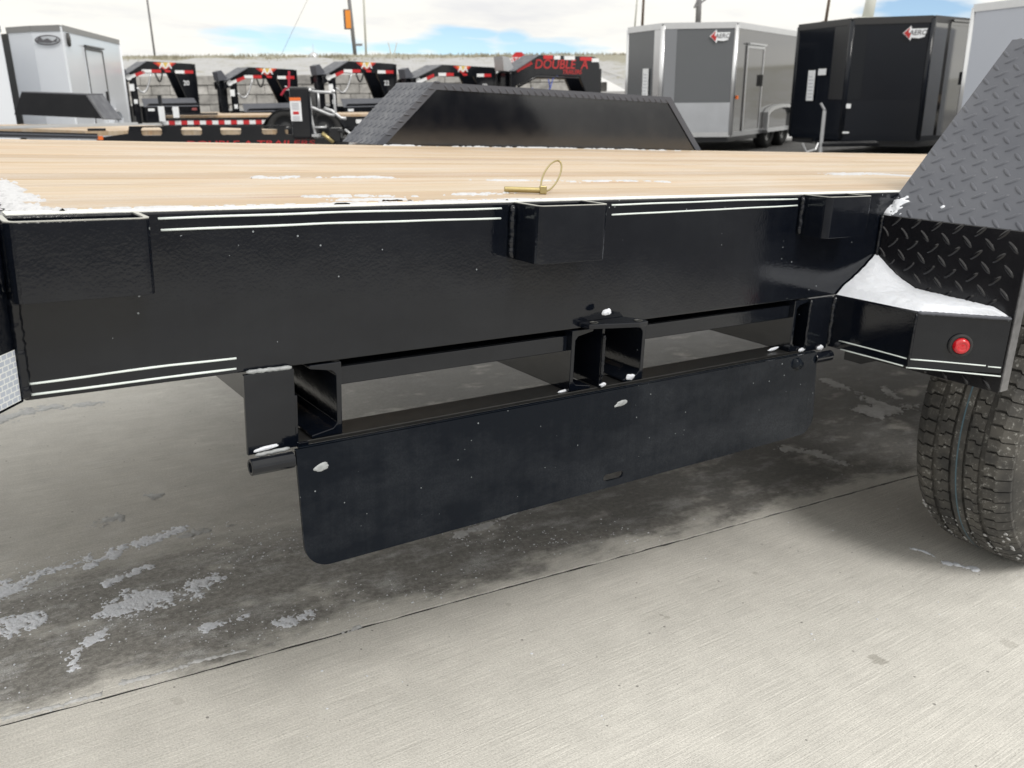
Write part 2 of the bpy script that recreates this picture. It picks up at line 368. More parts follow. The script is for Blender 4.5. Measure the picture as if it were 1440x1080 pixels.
def lathe(bm, prof, c, axis=Vector((0, 1, 0)), n=48, closed=False):
    """prof: (axial, radius) pairs"""
    axis = Vector(axis).normalized(); a = axis.orthogonal().normalized(); b = axis.cross(a); c = Vector(c)
    rings = [[bm.verts.new(c + axis * t + (a * cos(2 * pi * j / n) + b * sin(2 * pi * j / n)) * r) for j in range(n)] for t, r in prof]
    for i in range(len(rings) - 1):
        for j in range(n): bm.faces.new((rings[i][j], rings[i][(j + 1) % n], rings[i + 1][(j + 1) % n], rings[i + 1][j]))
    if closed:
        for j in range(n): bm.faces.new((rings[-1][j], rings[-1][(j + 1) % n], rings[0][(j + 1) % n], rings[0][j]))
    return bm
def empty(name, label, cat, group=None, loc=(0, 0, 0), mw=None):
    o = bpy.data.objects.new(name, None); C.objects.link(o); o.empty_display_size = .2
    if mw is not None: o.matrix_world = mw
    else: o.location = loc
    return tag(o, label, cat, group)
def weld(bm, p0, p1, r, seed=0):
    p0, p1 = Vector(p0), Vector(p1); k = max(6, int((p1 - p0).length / .004))
    pts = [p0.lerp(p1, i / k) + Vector((noise.noise((i * .7, seed, 0)), noise.noise((i * .7, seed, 5)), noise.noise((i * .7, seed, 9)))) * r * .35 for i in range(k + 1)]
    tube(bm, pts, r, 7, rfun=lambda i: (.55 if i in (0, k) else 1) * (1 + .3 * noise.noise((i * .9, seed, 3))))
def text(name, s, size, m, mw, parent=None, ext=.002, shear=0, align='CENTER', sx_=1.0):
    cu = bpy.data.curves.new(name, 'FONT'); cu.body = s; cu.size = size; cu.extrude = ext; cu.shear = shear; cu.align_x = align; cu.align_y = 'CENTER'; cu.offset = size * .012
    o = bpy.data.objects.new(name, cu); C.objects.link(o); bpy.context.view_layer.update()
    me = bpy.data.meshes.new_from_object(o); bpy.data.objects.remove(o); bpy.data.curves.remove(cu)
    me.transform(Matrix.Diagonal((sx_, 1, 1, 1))); me.transform(mw); me.materials.append(m)
    ob = bpy.data.objects.new(name, me); C.objects.link(ob)
    if parent is not None: ob.parent = parent
    return ob
def frame3(o, x, y):
    x = Vector(x).normalized(); y = Vector(y); y = (y - x * y.dot(x)).normalized(); z = x.cross(y); o = Vector(o)
    return Matrix(((x.x, y.x, z.x, o.x), (x.y, y.y, z.y, o.y), (x.z, y.z, z.z, o.z), (0, 0, 0, 1)))
# ------------------------------------------------------------------ ground: one sheet, with the slab joint cut into it
JD = Vector((1, -.0735, 0)).normalized(); JN = Vector((.0735, 1, 0)).normalized(); J0 = Vector((0, .4485, 0))
def build_ground():
    bm = NB()
    ss = [-400, -150, -60, -30, -15, -8, -4, -2, -1, -.5]
    ss += [-.3 + i * .025 for i in range(118)] + [2.7 + i * .35 for i in range(1, 20)] + [10.5, 13, 17, 22, 30, 40, 60, 100, 200, 500]
    tl = [-300, -100, -40, -15, -6, -3, -1.5, -.6, -.2, -.05]
    tm = [(-.0042, 0, 1), (-.0030, -.016, .8), (.0030, -.016, .8), (.0042, 0, 1)]
    tr = [.05, .2, .6, 1.2, 2, 2.6, 3.2, 3.8, 4.4, 5, 5.6, 6.2, 7, 8, 9, 10, 12, 15, 19, 24, 30, 40, 55, 80, 140, 500]
    rows = []
    for s in ss:
        row = []
        for t in tl: row.append((s, t, 0))
        for t, z, k in tm:
            j = (noise.noise((s * 26, 3.1 if t < 0 else 9.7, 0)) * .0030 + noise.noise((s * 9, 1.3 if t < 0 else 4.4, 0)) * .0016) * k
            row.append((s, t + j + noise.noise((s * 1.1, 0, 7)) * .006, z))
        for t in tr: row.append((s, t, 0))
        vs = []
        for (a, t, z) in row:
            p = J0 + JD * a + JN * t
            vs.append(bm.verts.new((p.x, p.y, ground_z(p.x, p.y) + z)))
        rows.append(vs)
    for A, B in zip(rows, rows[1:]):
        for i in range(len(A) - 1): bm.faces.new((A[i], B[i], B[i + 1], A[i + 1]))
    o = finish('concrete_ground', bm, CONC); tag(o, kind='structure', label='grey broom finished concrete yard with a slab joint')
build_ground()
bm = NB(); rows = []
for i in range(420):
    s_ = -.4 + i * .02; c_ = J0 + JD * s_ + JN * (noise.noise((s_ * 1.1, 0, 7)) * .006)
    z_ = -.0030 + .0022 * noise.noise((s_ * 12, 2, 2))
    rows.append([bm.verts.new((c_.x + JN.x * t, c_.y + JN.y * t, z_)) for t in (-.0065, .0065)])
for A, B in zip(rows, rows[1:]): bm.faces.new((A[0], B[0], B[1], A[1]))
tag(finish('joint_filler', bm, JOINT), 'black dirty filler in the concrete slab joint', kind='structure')

# ------------------------------------------------------------------ snow fields: height fields that exist only where snow lies
def snow_field(name, segs, hmax, res, seed, label, m=None, zf=None, rough=1.0, parent=None, fscale=26):
    """segs: list of (p0, p1, width) in x,y; snow lies within about the width of the strokes, with ragged edges"""
    zf = zf or (lambda x, y: ground_z(x, y))
    x0 = min(min(a[0], b[0]) - w for a, b, w in segs); x1 = max(max(a[0], b[0]) + w for a, b, w in segs)
    y0 = min(min(a[1], b[1]) - w for a, b, w in segs); y1 = max(max(a[1], b[1]) + w for a, b, w in segs)
    nx, ny = int((x1 - x0) / res) + 2, int((y1 - y0) / res) + 2
    bm = NB(); V = {}
    def h(x, y):
        best = -9
        for a, b, w in segs:
            dx, dy = b[0] - a[0], b[1] - a[1]; L = dx * dx + dy * dy or 1e-9
            t = max(0, min(1, ((x - a[0]) * dx + (y - a[1]) * dy) / L))
            best = max(best, 1 - hypot(x - a[0] - t * dx, y - a[1] - t * dy) / w)
        f = .7 * noise.noise((x * fscale * .3, y * fscale * .3, seed)) + .6 * noise.noise((x * fscale, y * fscale, seed + 3)) + .6 * noise.noise((x * fscale * 2.7, y * fscale * 2.7, seed + 7)) + 0.5 * noise.noise((x * 190, y * 190, seed + 5))
        return min(1, best * 1.0 + (f - .22) * rough)
    H = [[h(x0 + i * res, y0 + j * res) for j in range(ny)] for i in range(nx)]
    def vert(i, j):
        if (i, j) not in V:
            x, y = x0 + i * res, y0 + j * res; k = H[i][j]
            jx = noise.noise((x * 400, y * 400, seed)) * res * .35; jy = noise.noise((x * 400, y * 400, seed + 9)) * res * .35
            V[(i, j)] = bm.verts.new((x + jx, y + jy, zf(x, y) + (hmax * (max(k, 0) ** .6) if k > 0 else -.002)))
        return V[(i, j)]
    for i in range(nx - 1):
        for j in range(ny - 1):
            if max(H[i][j], H[i + 1][j], H[i][j + 1], H[i + 1][j + 1]) > 0:
                bm.faces.new((vert(i, j), vert(i + 1, j), vert(i + 1, j + 1), vert(i, j + 1)))
    o = finish(name, bm, m or SNOW, parent, smooth_=True); tag(o, label, kind='stuff'); return o
def gp(x, y): p = on(x, y, 2, 0); return (p.x, p.y)
def stroke(pts, w): return [(gp(*a), gp(*b), w) for a, b in zip(pts, pts[1:])]
snow_field('snow_crust', stroke([(0, 832), (70, 803), (120, 788)], .03) + stroke([(118, 800), (180, 768), (258, 744)], .022) + stroke([(150, 822), (205, 797)], .016), .003, .0024, 1, 'thin ridge of old snow crust on the concrete left of the ramp door', rough=1.3)
snow_field('snow_crust', stroke([(160, 855), (250, 835), (300, 818)], .032) + stroke([(95, 925), (150, 885)], .012) + stroke([(0, 890), (70, 865)], .035) + stroke([(100, 942), (118, 905), (160, 897)], .008), .0028, .0024, 2, 'scattered broken snow crumbs on the damp concrete', rough=1.9)
snow_field('snow_crust', stroke([(292, 880), (345, 868)], .02) + stroke([(392, 876), (440, 864)], .024), .003, .0024, 4, 'small crumbs of snow near the slab joint', rough=1.5)
snow_field('snow_crust', stroke([(10, 588), (75, 572)], .03) + stroke([(90, 575), (140, 566)], .025) + stroke([(205, 700), (225, 696)], .02) + stroke([(140, 735), (165, 728)], .018) + stroke([(255, 755), (330, 738)], .012), .0035, .005, 5, 'pale snow smears on the concrete under the left end of the trailer', m=SLUSH, rough=1.9, fscale=22)
snow_field('snow_crust', stroke([(1165, 536), (1200, 552), (1262, 578)], .035) + stroke([(1225, 580), (1275, 572)], .05) + stroke([(1240, 545), (1260, 560)], .03), .006, .007, 6, 'snow smears on the dark concrete behind the tyre', m=SLUSH, rough=1.3, fscale=20)
snow_field('snow_crust', stroke([(1278, 770), (1300, 776), (1318, 785)], .009) + stroke([(1325, 790), (1372, 801)], .013), .006, .003, 7, 'small snow lumps on the concrete beside the tyre', rough=1.2)
snow_field('snow_crust', stroke([(1105, 632), (1150, 638), (1185, 652)], .03) + stroke([(640, 755), (745, 712)], .014) + stroke([(680, 725), (700, 722)], .02), .004, .004, 8, 'faint slush marks on the damp concrete under the ramp door', m=SLUSH, rough=1.4, fscale=24)
snow_field('snow_crust', stroke([(0, 1012), (60, 998), (140, 977)], .007) + stroke([(170, 962), (260, 937)], .007) + stroke([(265, 933), (345, 915)], .004) + stroke([(485, 890), (505, 882)], .007), .004, .0022, 9, 'snow packed along the slab joint', m=SLUSH, rough=1.3, fscale=40)
def crumbs(name, n, region, size, seed, label):
    rnd = random.Random(seed); bm = NB()
    for _ in range(n):
        cx_, cy_ = region(rnd); r = size * rnd.uniform(.35, 1) ** 2
        base = bmesh.ops.create_icosphere(bm, subdivisions=1, radius=r)['verts']
        a = rnd.uniform(0, 6); sxy = rnd.uniform(.7, 1.6)
        for v in base:
            x, y, z = v.co.x * sxy, v.co.y, v.co.z * .55
            k = 1 + .5 * noise.noise((v.co.x / r + cx_ * 50, v.co.y / r, v.co.z / r))
            v.co = (cx_ + (x * cos(a) - y * sin(a)) * k, cy_ + (x * sin(a) + y * cos(a)) * k, ground_z(cx_, cy_) + r * .25 + z * k)
    tag(finish(name, bm, SNOW), label, kind='stuff')
def reg_band(r):
    while True:
        x = r.uniform(-.1, 1.5); y = r.uniform(.47, 1.05) - .0735 * x
        if noise.noise((x * 4, y * 7, 2)) + r.uniform(-.5, .45) - max(0, x - .4) * .25 > 0: return x, y
crumbs('snow_grains', 1500, reg_band, .0021, 3, 'loose snow grains scattered over the damp concrete')
def reg_front(r): return r.uniform(.2, 2.3), r.uniform(-.3, .42)
crumbs('snow_grains', 60, reg_front, .0025, 5, 'few tiny snow grains on the clean concrete in front')

# ------------------------------------------------------------------ the near equipment trailer
ZD = .886; ZB = .688
T = empty('equipment_trailer', 'black equipment trailer with pale timber deck and tread plate fenders filling the foreground', 'trailer')
def part(name, bm, m, parent=T, **k): return finish(name, bm, m, parent, **k)
def raised(bm, O, U, V, nu, nv, pitch, clip=None, L=.030, w=.0088, h=.0024):
    """tread plate lugs on the plane through O with axes U, V"""
    N = U.cross(V).normalized()
    for i in range(-1, nu + 1):
        for j in range(-1, nv + 1):
            for k in (0, 1):
                a, b = (i + .5 * k + .25) * pitch, (j + .5 * k + .25) * pitch
                if clip and not clip(a, b): continue
                ang = pi / 4 if k else -pi / 4
                d, e = U * cos(ang) + V * sin(ang), -U * sin(ang) + V * cos(ang)
                c = O + U * a + V * b; rings = []
                for (fl, fw, hh) in ((1, 1, -.0002), (.82, .66, h * .75), (.6, .25, h)):
                    rings.append([bm.verts.new(c + d * (cos(t) * L / 2 * fl) + e * (sin(t) * w / 2 * fw) + N * hh) for t in [2 * pi * q / 10 for q in range(10)]])
                for A, B in zip(rings, rings[1:]):
                    for q in range(10): bm.faces.new((A[q], A[(q + 1) % 10], B[(q + 1) % 10], B[q]))
                bm.faces.new(rings[-1])
# frame rails
bm = NB(); XE = 5.6
box(bm, .095, XE, 0, .008, ZB, ZD); box(bm, .095, XE, .0081, .055, ZD - .010, ZD); box(bm, .095, XE, .0081, .055, ZB, ZB + .010)
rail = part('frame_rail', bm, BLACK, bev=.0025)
bm = NB(); box(bm, .095, XE, 2.03, 2.038, ZB, ZD); box(bm, .095, XE, 1.985, 2.0295, ZD - .010, ZD); box(bm, .095, XE, 1.985, 2.0295, ZB, ZB + .010)
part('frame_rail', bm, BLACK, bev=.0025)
for X in (.5, 1.1, 1.7, 2.3, 2.9, 3.5, 4.1, 4.7):
    bm = NB(); box(bm, X - .03, X + .03, .056, 1.984, .84, .846); box(bm, X - .003, X + .003, .056, 1.984, .766, .8398); box(bm, X - .03, X + .03, .056, 1.984, .76, .7658); part('crossmember', bm, BLACKBG)
def frost_edge_mat():
    m, t, b = mat('frosted steel edge', (.3, .3, .3), .5)
    p = pos(t); n = nse(t, stretch(t, p, (9, 60, 1)), 1.0, 6, .7); n2 = nse(t, p, 190, 3, .7)
    k = ramp(t, math_(t, 'ADD', math_(t, 'MULTIPLY', n, .7), math_(t, 'MULTIPLY', n2, .3)), (.2, 0), (.38, 1))
    t.links.new(mixc(t, k, (.25, .122, .125), (.70, .71, .69)), b.inputs['Base Color']); bump(t, b, n2, .5, .002); return m
FROST = frost_edge_mat()
PALE_RIM = simple('pale pocket rim', (.40, .40, .37), .35, .3, var=.35, scale=50)
bm = NB(); box(bm, .10, XE, .0025, .0355, ZD + .0001, ZD + .0012); part('frosted_edge', bm, FROST)
# deck boards
NPL = 14; PW = (1.984 - .036) / NPL
for i in range(NPL):
    bm = NB(); y0 = .036 + i * PW
    box(bm, .125 + random.uniform(-.002, .002), 5.55, y0 + .0022, y0 + PW - .0022, .8472, .888 + random.uniform(-.0008, .0008))
    part('deck_plank', bm, WOOD, bev=.0022)
# stake pockets: bent plate, open top and bottom
def pocket(X0, X1, d=.062, z0=.806, z1=.8862):
    t, r = .0055, .012
    out = [(X0, -.0002), (X0, -d + r)] + [(X0 + r - r * cos(a), -d + r - r * sin(a)) for a in [pi / 2 * k / 5 for k in range(1, 6)]]
    out += [(X1 - r + r * sin(a), -d + r - r * cos(a)) for a in [pi / 2 * k / 5 for k in range(0, 6)]] + [(X1, -.0002)]
    ri = r - t
    inn = [(X0 + t, -.0002), (X0 + t, -d + r)] + [(X0 + r - ri * cos(a), -d + r - ri * sin(a)) for a in [pi / 2 * k / 5 for k in range(1, 6)]]
    inn += [(X1 - r + ri * sin(a), -d + r - ri * cos(a)) for a in [pi / 2 * k / 5 for k in range(0, 6)]] + [(X1 - t, -.0002)]
    bm = NB(); prism(bm, out + inn[::-1], z0, z1, 'z')
    o = part('stake_pocket', bm, BLACK, bev=.0008)
    bm = NB(); prism(bm, out + inn[::-1], z1 + .0001, z1 + .0009, 'z'); part('pale_rim', bm, PALE_RIM, o)  # thin pale ring along the pocket's top edge
    bm = NB(); weld(bm, (X0 - .004, -.004, z0 + .002), (X0 - .004, -.004, z1 - .004), .0052, X0); part('weld_bead', bm, BLACK, o, smooth_=True)
    bm = NB(); weld(bm, (X1 + .004, -.004, z0 + .002), (X1 + .004, -.004, z1 - .004), .0045, X1); part('weld_bead', bm, BLACK, o, smooth_=True)
pocket(.091, .2265); pocket(.7335, .861); pocket(1.386, 1.519, .058, .8125)
# flared tail plate with its reflective tape
fd = Vector((-.03, -.032, 0)).normalized()
A0 = Vector((.0945, -.0005, ZB)); A1 = Vector((.0945, -.0005, ZD)); LEN = .42
bm = NB(); slab(bm, (A0, A0 + fd * LEN + Vector((0, 0, -.02)), A1 + fd * LEN + Vector((0, 0, -.02)), A1), .006); o = part('tail_plate', bm, BLACK, bev=.001)
bm = NB(); weld(bm, (.0965, -.003, ZB + .004), (.0965, -.003, .806), .006, 2); part('weld_bead', bm, BLACK, o, smooth_=True)
me = bpy.data.meshes.new('reflective_tape'); nrm = Vector((fd.y, -fd.x, 0)); nrm = nrm if nrm.y < 0 else -nrm
q = [A0 + fd * .006 + Vector((0, 0, .004)), A0 + fd * .36 + Vector((0, 0, -.012)), A0 + fd * .36 + Vector((0, 0, .046)), A0 + fd * .006 + Vector((0, 0, .060))]
me.from_pydata([p + nrm * .0012 + Vector((0, -.001, 0)) for p in q], [], [(0, 1, 2, 3)]); uvl = me.uv_layers.new()
for li, uvv in enumerate(((0, 0), (.354, 0), (.354, .058), (0, .056))): uvl.data[li].uv = uvv
me.materials.append(TAPE); o = bpy.data.objects.new('reflective_tape', me); C.objects.link(o); o.parent = T
# ribbed tail deck left of the boards
bm = NB(); box(bm, -.5, .121, .10, 1.98, .868, .880)
for i in range(120):
    y = .105 + i * .0155
    box(bm, -.5, .1212, y, y + .006, .8801, .888)
part('ribbed_tail_deck', bm, ALUD)
bm = NB(); box(bm, .0, .122, .086, .0985, .84, .889); box(bm, -.02, .120, .009, .0855, .872, .8845); part('corner_plate', bm, BLACK, bev=.003)
# pinstripes on the rail
def onp(x, y, p0, n):
    r = ray(x, y); return CAM + r * ((Vector(p0) - CAM).dot(n) / r.dot(n))
def stripe(px, p0, n, r=.0013, seed=0, parent=T, m=None):
    n = Vector(n).normalized(); P = [onp(x, y, p0, n) for x, y in px]; pts = []
    for a, b in zip(P, P[1:]):
        k = max(2, int((b - a).length / .02))
        for i in range(k): pts.append(a.lerp(b, i / k))
    pts.append(P[-1]); upv = Vector((0, 0, 1))
    pts = [p + upv * (noise.noise((p.x * 7, p.y * 7, seed)) * .0011) + n * .0003 for p in pts]
    bm = NB(); tube(bm, pts, r, 8, rfun=lambda i: 1 + .18 * noise.noise((i * .6, seed, 1)))
    return part('pinstripe', bm, m or WHITE, parent, smooth_=True)
for i, s in enumerate(([(222, 307), (460, 299), (705, 293)], [(226, 323.5), (460, 314), (704, 307)], [(860, 288), (1000, 283), (1121, 279.5)], [(860, 302), (1000, 295), (1121, 289)],
                       [(31, 541), (120, 530), (240, 514), (332, 503.5)], [(39, 556), (120, 545.5), (240, 530), (332, 518)])):
    stripe(s, (0, 0, 0), (0, -1, 0), seed=i, r=.0014)
# ramp slots under the rail: channels that run across the trailer
def channel(X, side, y0=.0005, y1=1.95, z0=.5845, z1=.6855):
    s = side; fw = .044; t = .0075
    pts = [(X, z0), (X + s * fw, z0), (X + s * fw, z0 + .005), (X + s * (t + .006), z0 + .0105), (X + s * t, z0 + .017), (X + s * t, z1 - .017), (X + s * (t + .006), z1 - .0105), (X + s * fw, z1 - .005), (X + s * fw, z1), (X, z1)]
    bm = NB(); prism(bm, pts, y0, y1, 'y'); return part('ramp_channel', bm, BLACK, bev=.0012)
channel(.4645, -1); channel(.856, 1); channel(1.0155, -1); channel(1.406, 1, z0=.584)
bm = NB(); box(bm, .917, .923, -.001, 1.5, .583, .6875); part('divider_plate', bm, BLACK, bev=.001)
bm = NB(); weld(bm, (.9195, -.003, .60), (.9195, -.003, .675), .0036, 4); part('weld_bead', bm, BLACK, smooth_=True)
for a, b in ((.4655, .8555), (1.0165, 1.4055)):
    bm = NB(); box(bm, a, b, .012, .018, .650, .675); box(bm, a, b, .0181, .05, .669, .675); part('slot_top_bar', bm, BLACK, bev=.001)
bm = NB(); box(bm, .386, 1.475, .001, .052, .578, .5838); part('slot_bottom_bar', bm, simple('wet black bar', (.02, .02, .02), .32, var=.5, scale=70), bev=.001)
bm = NB(); box(bm, .332, .3965, -.0065, -.0005, .5805, .6865); o = part('hinge_bracket', bm, BLACK, bev=.001)
bm = NB(); weld(bm, (.336, -.005, .6895), (.394, -.005, .6885), .0028, 6); part('weld_bead', bm, SEAL, o, smooth_=True)
bm = NB(); box(bm, .3968, .4005, -.004, .05, .5805, .65); box(bm, .3968, .415, -.002, .05, .5785, .5835); part('slot_angle', bm, BLACK, bev=.0008)
bm = NB(); box(bm, 1.4455, 1.5165, -.0045, .001, .5805, .6865); o = part('hinge_bracket', bm, BLACK, bev=.001)
for sx_, rr in ((1.446, .0035), (1.521, .0055)):
    bm = NB(); weld(bm, (sx_, -.005, .588), (sx_, -.005, .686), rr, sx_); part('weld_bead', bm, BLACK, o, smooth_=True)
bm = NB(); box(bm, .4008, .4035, .0505, .9, .5845, .6855); part('added_slot_plate', bm, BLACK)  # added plate, blocks light so the slot interior stays dark
bm = NB(); box(bm, 1.450, 1.453, .002, .9, .5845, .6855); part('added_slot_plate', bm, BLACK)  # added plate, hides the lit ground beyond the slot
bm = NB(); box(bm, .13, 5.5, .12, .126, .672, .845); part('added_back_plate', bm, BLACK)  # added black plate, keeps the gap under the rail dark
# chain tab
bm = NB()
for xc, yc in ((.893, -.006), (.952, -.020)):
    pass
prism(bm, [(.866, -.001), (.872, -.022), (.90, -.030), (.955, -.046), (.975, -.044), (.979, -.030), (.962, -.001)], .6905, .6985, 'z'); o = part('chain_tab', bm, BLACK, bev=.0015)
for c in ((.886, -.014), (.962, -.034)):
    bm = NB(); lathe(bm, [(-.0006, .0055), (.0008, .0075), (.0008, .0055)], (c[0], c[1], .6985), (0, 0, 1), 14, True); part('eyelet', bm, STEEL, o, smooth_=True)
# hinge pipe and ramp door
yh, zh, rp = -.026, .5725, .0108
def pipe(a, b):
    bm = NB(); lathe(bm, [(a, rp), (b, rp), (b, rp * .62), (a, rp * .62)], (0, yh, zh), (1, 0, 0), 20, True); return part('hinge_pipe', bm, BLACK, bev=.0008)
o = pipe(.3275, .3835); bm = NB(); lathe(bm, [(.3275 + .006, .0001), (.3275 + .006, rp * .6)], (0, yh, zh), (1, 0, 0), 12); part('snow_plug', bm, SNOW, o)
pipe(1.4485, 1.501)
bm = NB(); weld(bm, (.338, -.017, .5835), (.383, -.016, .5845), .0028, 9); part('weld_bead', bm, SEAL, smooth_=True)
cu = bpy.data.curves.new('c', 'CURVE'); cu.dimensions = '2D'; cu.fill_mode = 'BOTH'; cu.extrude = .0025; cu.resolution_u = 1
def spl(pts):
    s = cu.splines.new('POLY'); s.points.add(len(pts) - 1); s.use_cyclic_u = True
    for p, q in zip(s.points, pts): p.co = (q[0], q[1], 0, 1)
xa, xb, zt, zb2, rc = .3855, 1.451, .5865, .4145, .036
out = [(xa, zt), (xb, zt)] + [(xb + .012 - rc + rc * cos(a), zb2 + rc + .004 - rc * sin(a)) for a in [pi / 2 * k / 8 for k in range(9)]] + [(xa + .006 + rc - rc * sin(a), zb2 + rc - rc * cos(a)) for a in [pi / 2 * k / 8 for k in range(9)]]
spl(out)
s0, s1 = onp(845, 672, (0, -.0285, 0), Vector((0, 1, 0))), onp(873, 665, (0, -.0285, 0), Vector((0, 1, 0)))
hz_ = (s0.z + s1.z) / 2; rh = .0062
spl([(s0.x + rh - rh * sin(a), hz_ - rh * cos(a)) for a in [pi * k / 8 for k in range(9)]] + [(s1.x - rh + rh * sin(a), hz_ + rh * cos(a)) for a in [pi * k / 8 for k in range(9)]])
oc = bpy.data.objects.new('c', cu); C.objects.link(oc); bpy.context.view_layer.update()
me = bpy.data.meshes.new_from_object(oc); bpy.data.objects.remove(oc)
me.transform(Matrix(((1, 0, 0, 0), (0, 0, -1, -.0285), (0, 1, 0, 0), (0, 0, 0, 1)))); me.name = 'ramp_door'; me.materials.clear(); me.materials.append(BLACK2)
me.transform(Matrix.Translation((0, -.0285, zt)) @ Matrix.Rotation(radians(-1.5), 4, 'X') @ Matrix.Diagonal((1, 1, .995, 1)) @ Matrix.Translation((0, .0285, -zt)))
door = bpy.data.objects.new('ramp_door', me); C.objects.link(door); door.parent = T
md = door.modifiers.new('bevel', 'BEVEL'); md.width = .0012; md.segments = 2; md.limit_method = 'ANGLE'
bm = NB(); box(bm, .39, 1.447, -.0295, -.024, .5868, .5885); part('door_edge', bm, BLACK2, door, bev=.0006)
def blob(name, px, p0, n, w, h, th, m, parent, seed, tilt=0):
    n = Vector(n).normalized(); c = onp(px[0], px[1], p0, n); u = Vector((1, 0, 0)); u = (u - n * u.dot(n)).normalized(); v = n.cross(u); u, v = u * cos(tilt) + v * sin(tilt), v * cos(tilt) - u * sin(tilt)
    bm = NB(); rings = []
    for f, z in ((1, -.0005), (.85, th * .6), (.5, th), (.15, th * 1.05)):
        rings.append([bm.verts.new(c + u * (cos(t) * w * f * k) + v * (sin(t) * h * f * k) + n * z * (1 + .3 * noise.noise((t * 2, f * 3, seed)))) for t, k in [(2 * pi * q / 22, 1 + .42 * noise.noise((cos(2 * pi * q / 22) * 1.3, sin(2 * pi * q / 22) * 1.3, seed)) + .12 * noise.noise((cos(2 * pi * q / 22) * 3, sin(2 * pi * q / 22) * 3, seed + 4))) for q in range(22)]])
    for A, B in zip(rings, rings[1:]):
        for q in range(22): bm.faces.new((A[q], A[(q + 1) % 22], B[(q + 1) % 22], B[q]))
    bm.faces.new(rings[-1]); o = finish(name, bm, m, parent, smooth_=True); return o
DP = Vector((0, -.0312, zt)); DN = Vector((0, -cos(radians(1.5)), sin(radians(1.5))))
for i, (px, w, h) in enumerate((((453, 657), .0115, .0052), ((874, 567), .0145, .005))):
    blob('weld_blob', px, DP, DN, w, h, .0016, SEAL, door, i, .15)
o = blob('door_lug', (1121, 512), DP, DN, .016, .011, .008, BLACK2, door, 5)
for i, (px, y_, w, h, th, n) in enumerate((((853, 439), -.02, .011, .007, .007, (0, -.35, 1)), ((886, 530), .002, .012, .0065, .006, (-.3, -.8, .5)), ((1127, 492), -.002, .013, .0045, .005, (0, -.7, .7)), ((1153, 489), -.006, .011, .006, .006, (0, -.8, .6)), ((1087, 491), .02, .016, .004, .004, (0, -.3, 1)), ((1125, 426), .005, .008, .002, .003, (0, -.5, .8)), ((793, 550), .01, .018, .003, .004, (0, -.3, 1)), ((848, 541), -.002, .008, .004, .004, (0, -.7, .6)), ((375, 630), -.008, .018, .0035, .004, (0, -.8, .5)))):
    tag(blob('snow_lump', px, (0, y_, 0), (0, -1, 0), w * .9, h * .8, th * .6, SNOW, None, 20 + i, .1), 'small snow lump left on the black steel under the deck', kind='stuff')

# near fender
XP = 1.647; YO = -.292; XS0, ZS0, XS1, ZS1 = 1.653, .842, 2.034, 1.203
XR1, XR0 = 3.62, 4.0
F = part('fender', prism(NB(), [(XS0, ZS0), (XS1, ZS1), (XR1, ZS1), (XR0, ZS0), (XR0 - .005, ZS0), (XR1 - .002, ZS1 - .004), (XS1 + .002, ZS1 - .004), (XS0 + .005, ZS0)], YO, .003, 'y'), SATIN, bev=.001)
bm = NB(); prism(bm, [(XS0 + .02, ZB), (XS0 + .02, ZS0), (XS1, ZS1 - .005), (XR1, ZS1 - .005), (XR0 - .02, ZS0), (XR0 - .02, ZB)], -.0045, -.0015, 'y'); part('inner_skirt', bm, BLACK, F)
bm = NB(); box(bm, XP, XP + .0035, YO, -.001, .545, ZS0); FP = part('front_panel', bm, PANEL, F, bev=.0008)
bm = NB(); box(bm, XP, XP + .026, YO - .0034, YO - .0002, .548, ZS0 + .002); part('edge_lip', bm, simple('bright lip reflection', (.2, .2, .21), .32, .7, var=.5, scale=60), FP, bev=.0008)  # lip coloured pale to stand in for reflected sky and ground
bm = NB(); box(bm, XR0 - .0035, XR0, YO, -.001, .545, ZS0); part('rear_panel', bm, PANEL, F)
bm = NB(); prism(bm, [(XS0, ZS0), (XS1, ZS1), (XR1, ZS1), (XR0, ZS0), (XR0 - .03, ZS0), (XR1 - .012, ZS1 - .03), (XS1 + .012, ZS1 - .03), (XS0 + .03, ZS0)], YO - .003, YO - .0003, 'y'); part('outer_lip', bm, BLACK, F)
su = Vector((XS1 - XS0, 0, ZS1 - ZS0)); SL = su.length; su.normalize()
bm = NB(); PT = .0425
raised(bm, Vector((XS0, .003, ZS0)), Vector((0, -1, 0)), su, 8, 13, PT, lambda a, b: .004 < a < .288 and .004 < b < SL - .006)
raised(bm, Vector((XS1, .003, ZS1)), Vector((0, -1, 0)), Vector((1, 0, 0)), 8, 38, PT, lambda a, b: .01 < a < .285 and .01 < b < XR1 - XS1 - .01)
tag(part('tread_lugs', bm, SATIN, F, smooth_=True), kind='stuff')
bm = NB(); raised(bm, Vector((XP, -.001, .546)), Vector((0, -1, 0)), Vector((0, 0, 1)), 8, 8, PT, lambda a, b: .008 < a < .285 and .006 < b < ZS0 - .552)
tag(part('tread_lugs', bm, PANEL, FP, smooth_=True), kind='stuff')
bm = NB(); weld(bm, (XP - .003, -.0035, .745), (XP - .003, -.0035, .842), .0042, 12); part('weld_bead', bm, BLACK, F, smooth_=True)
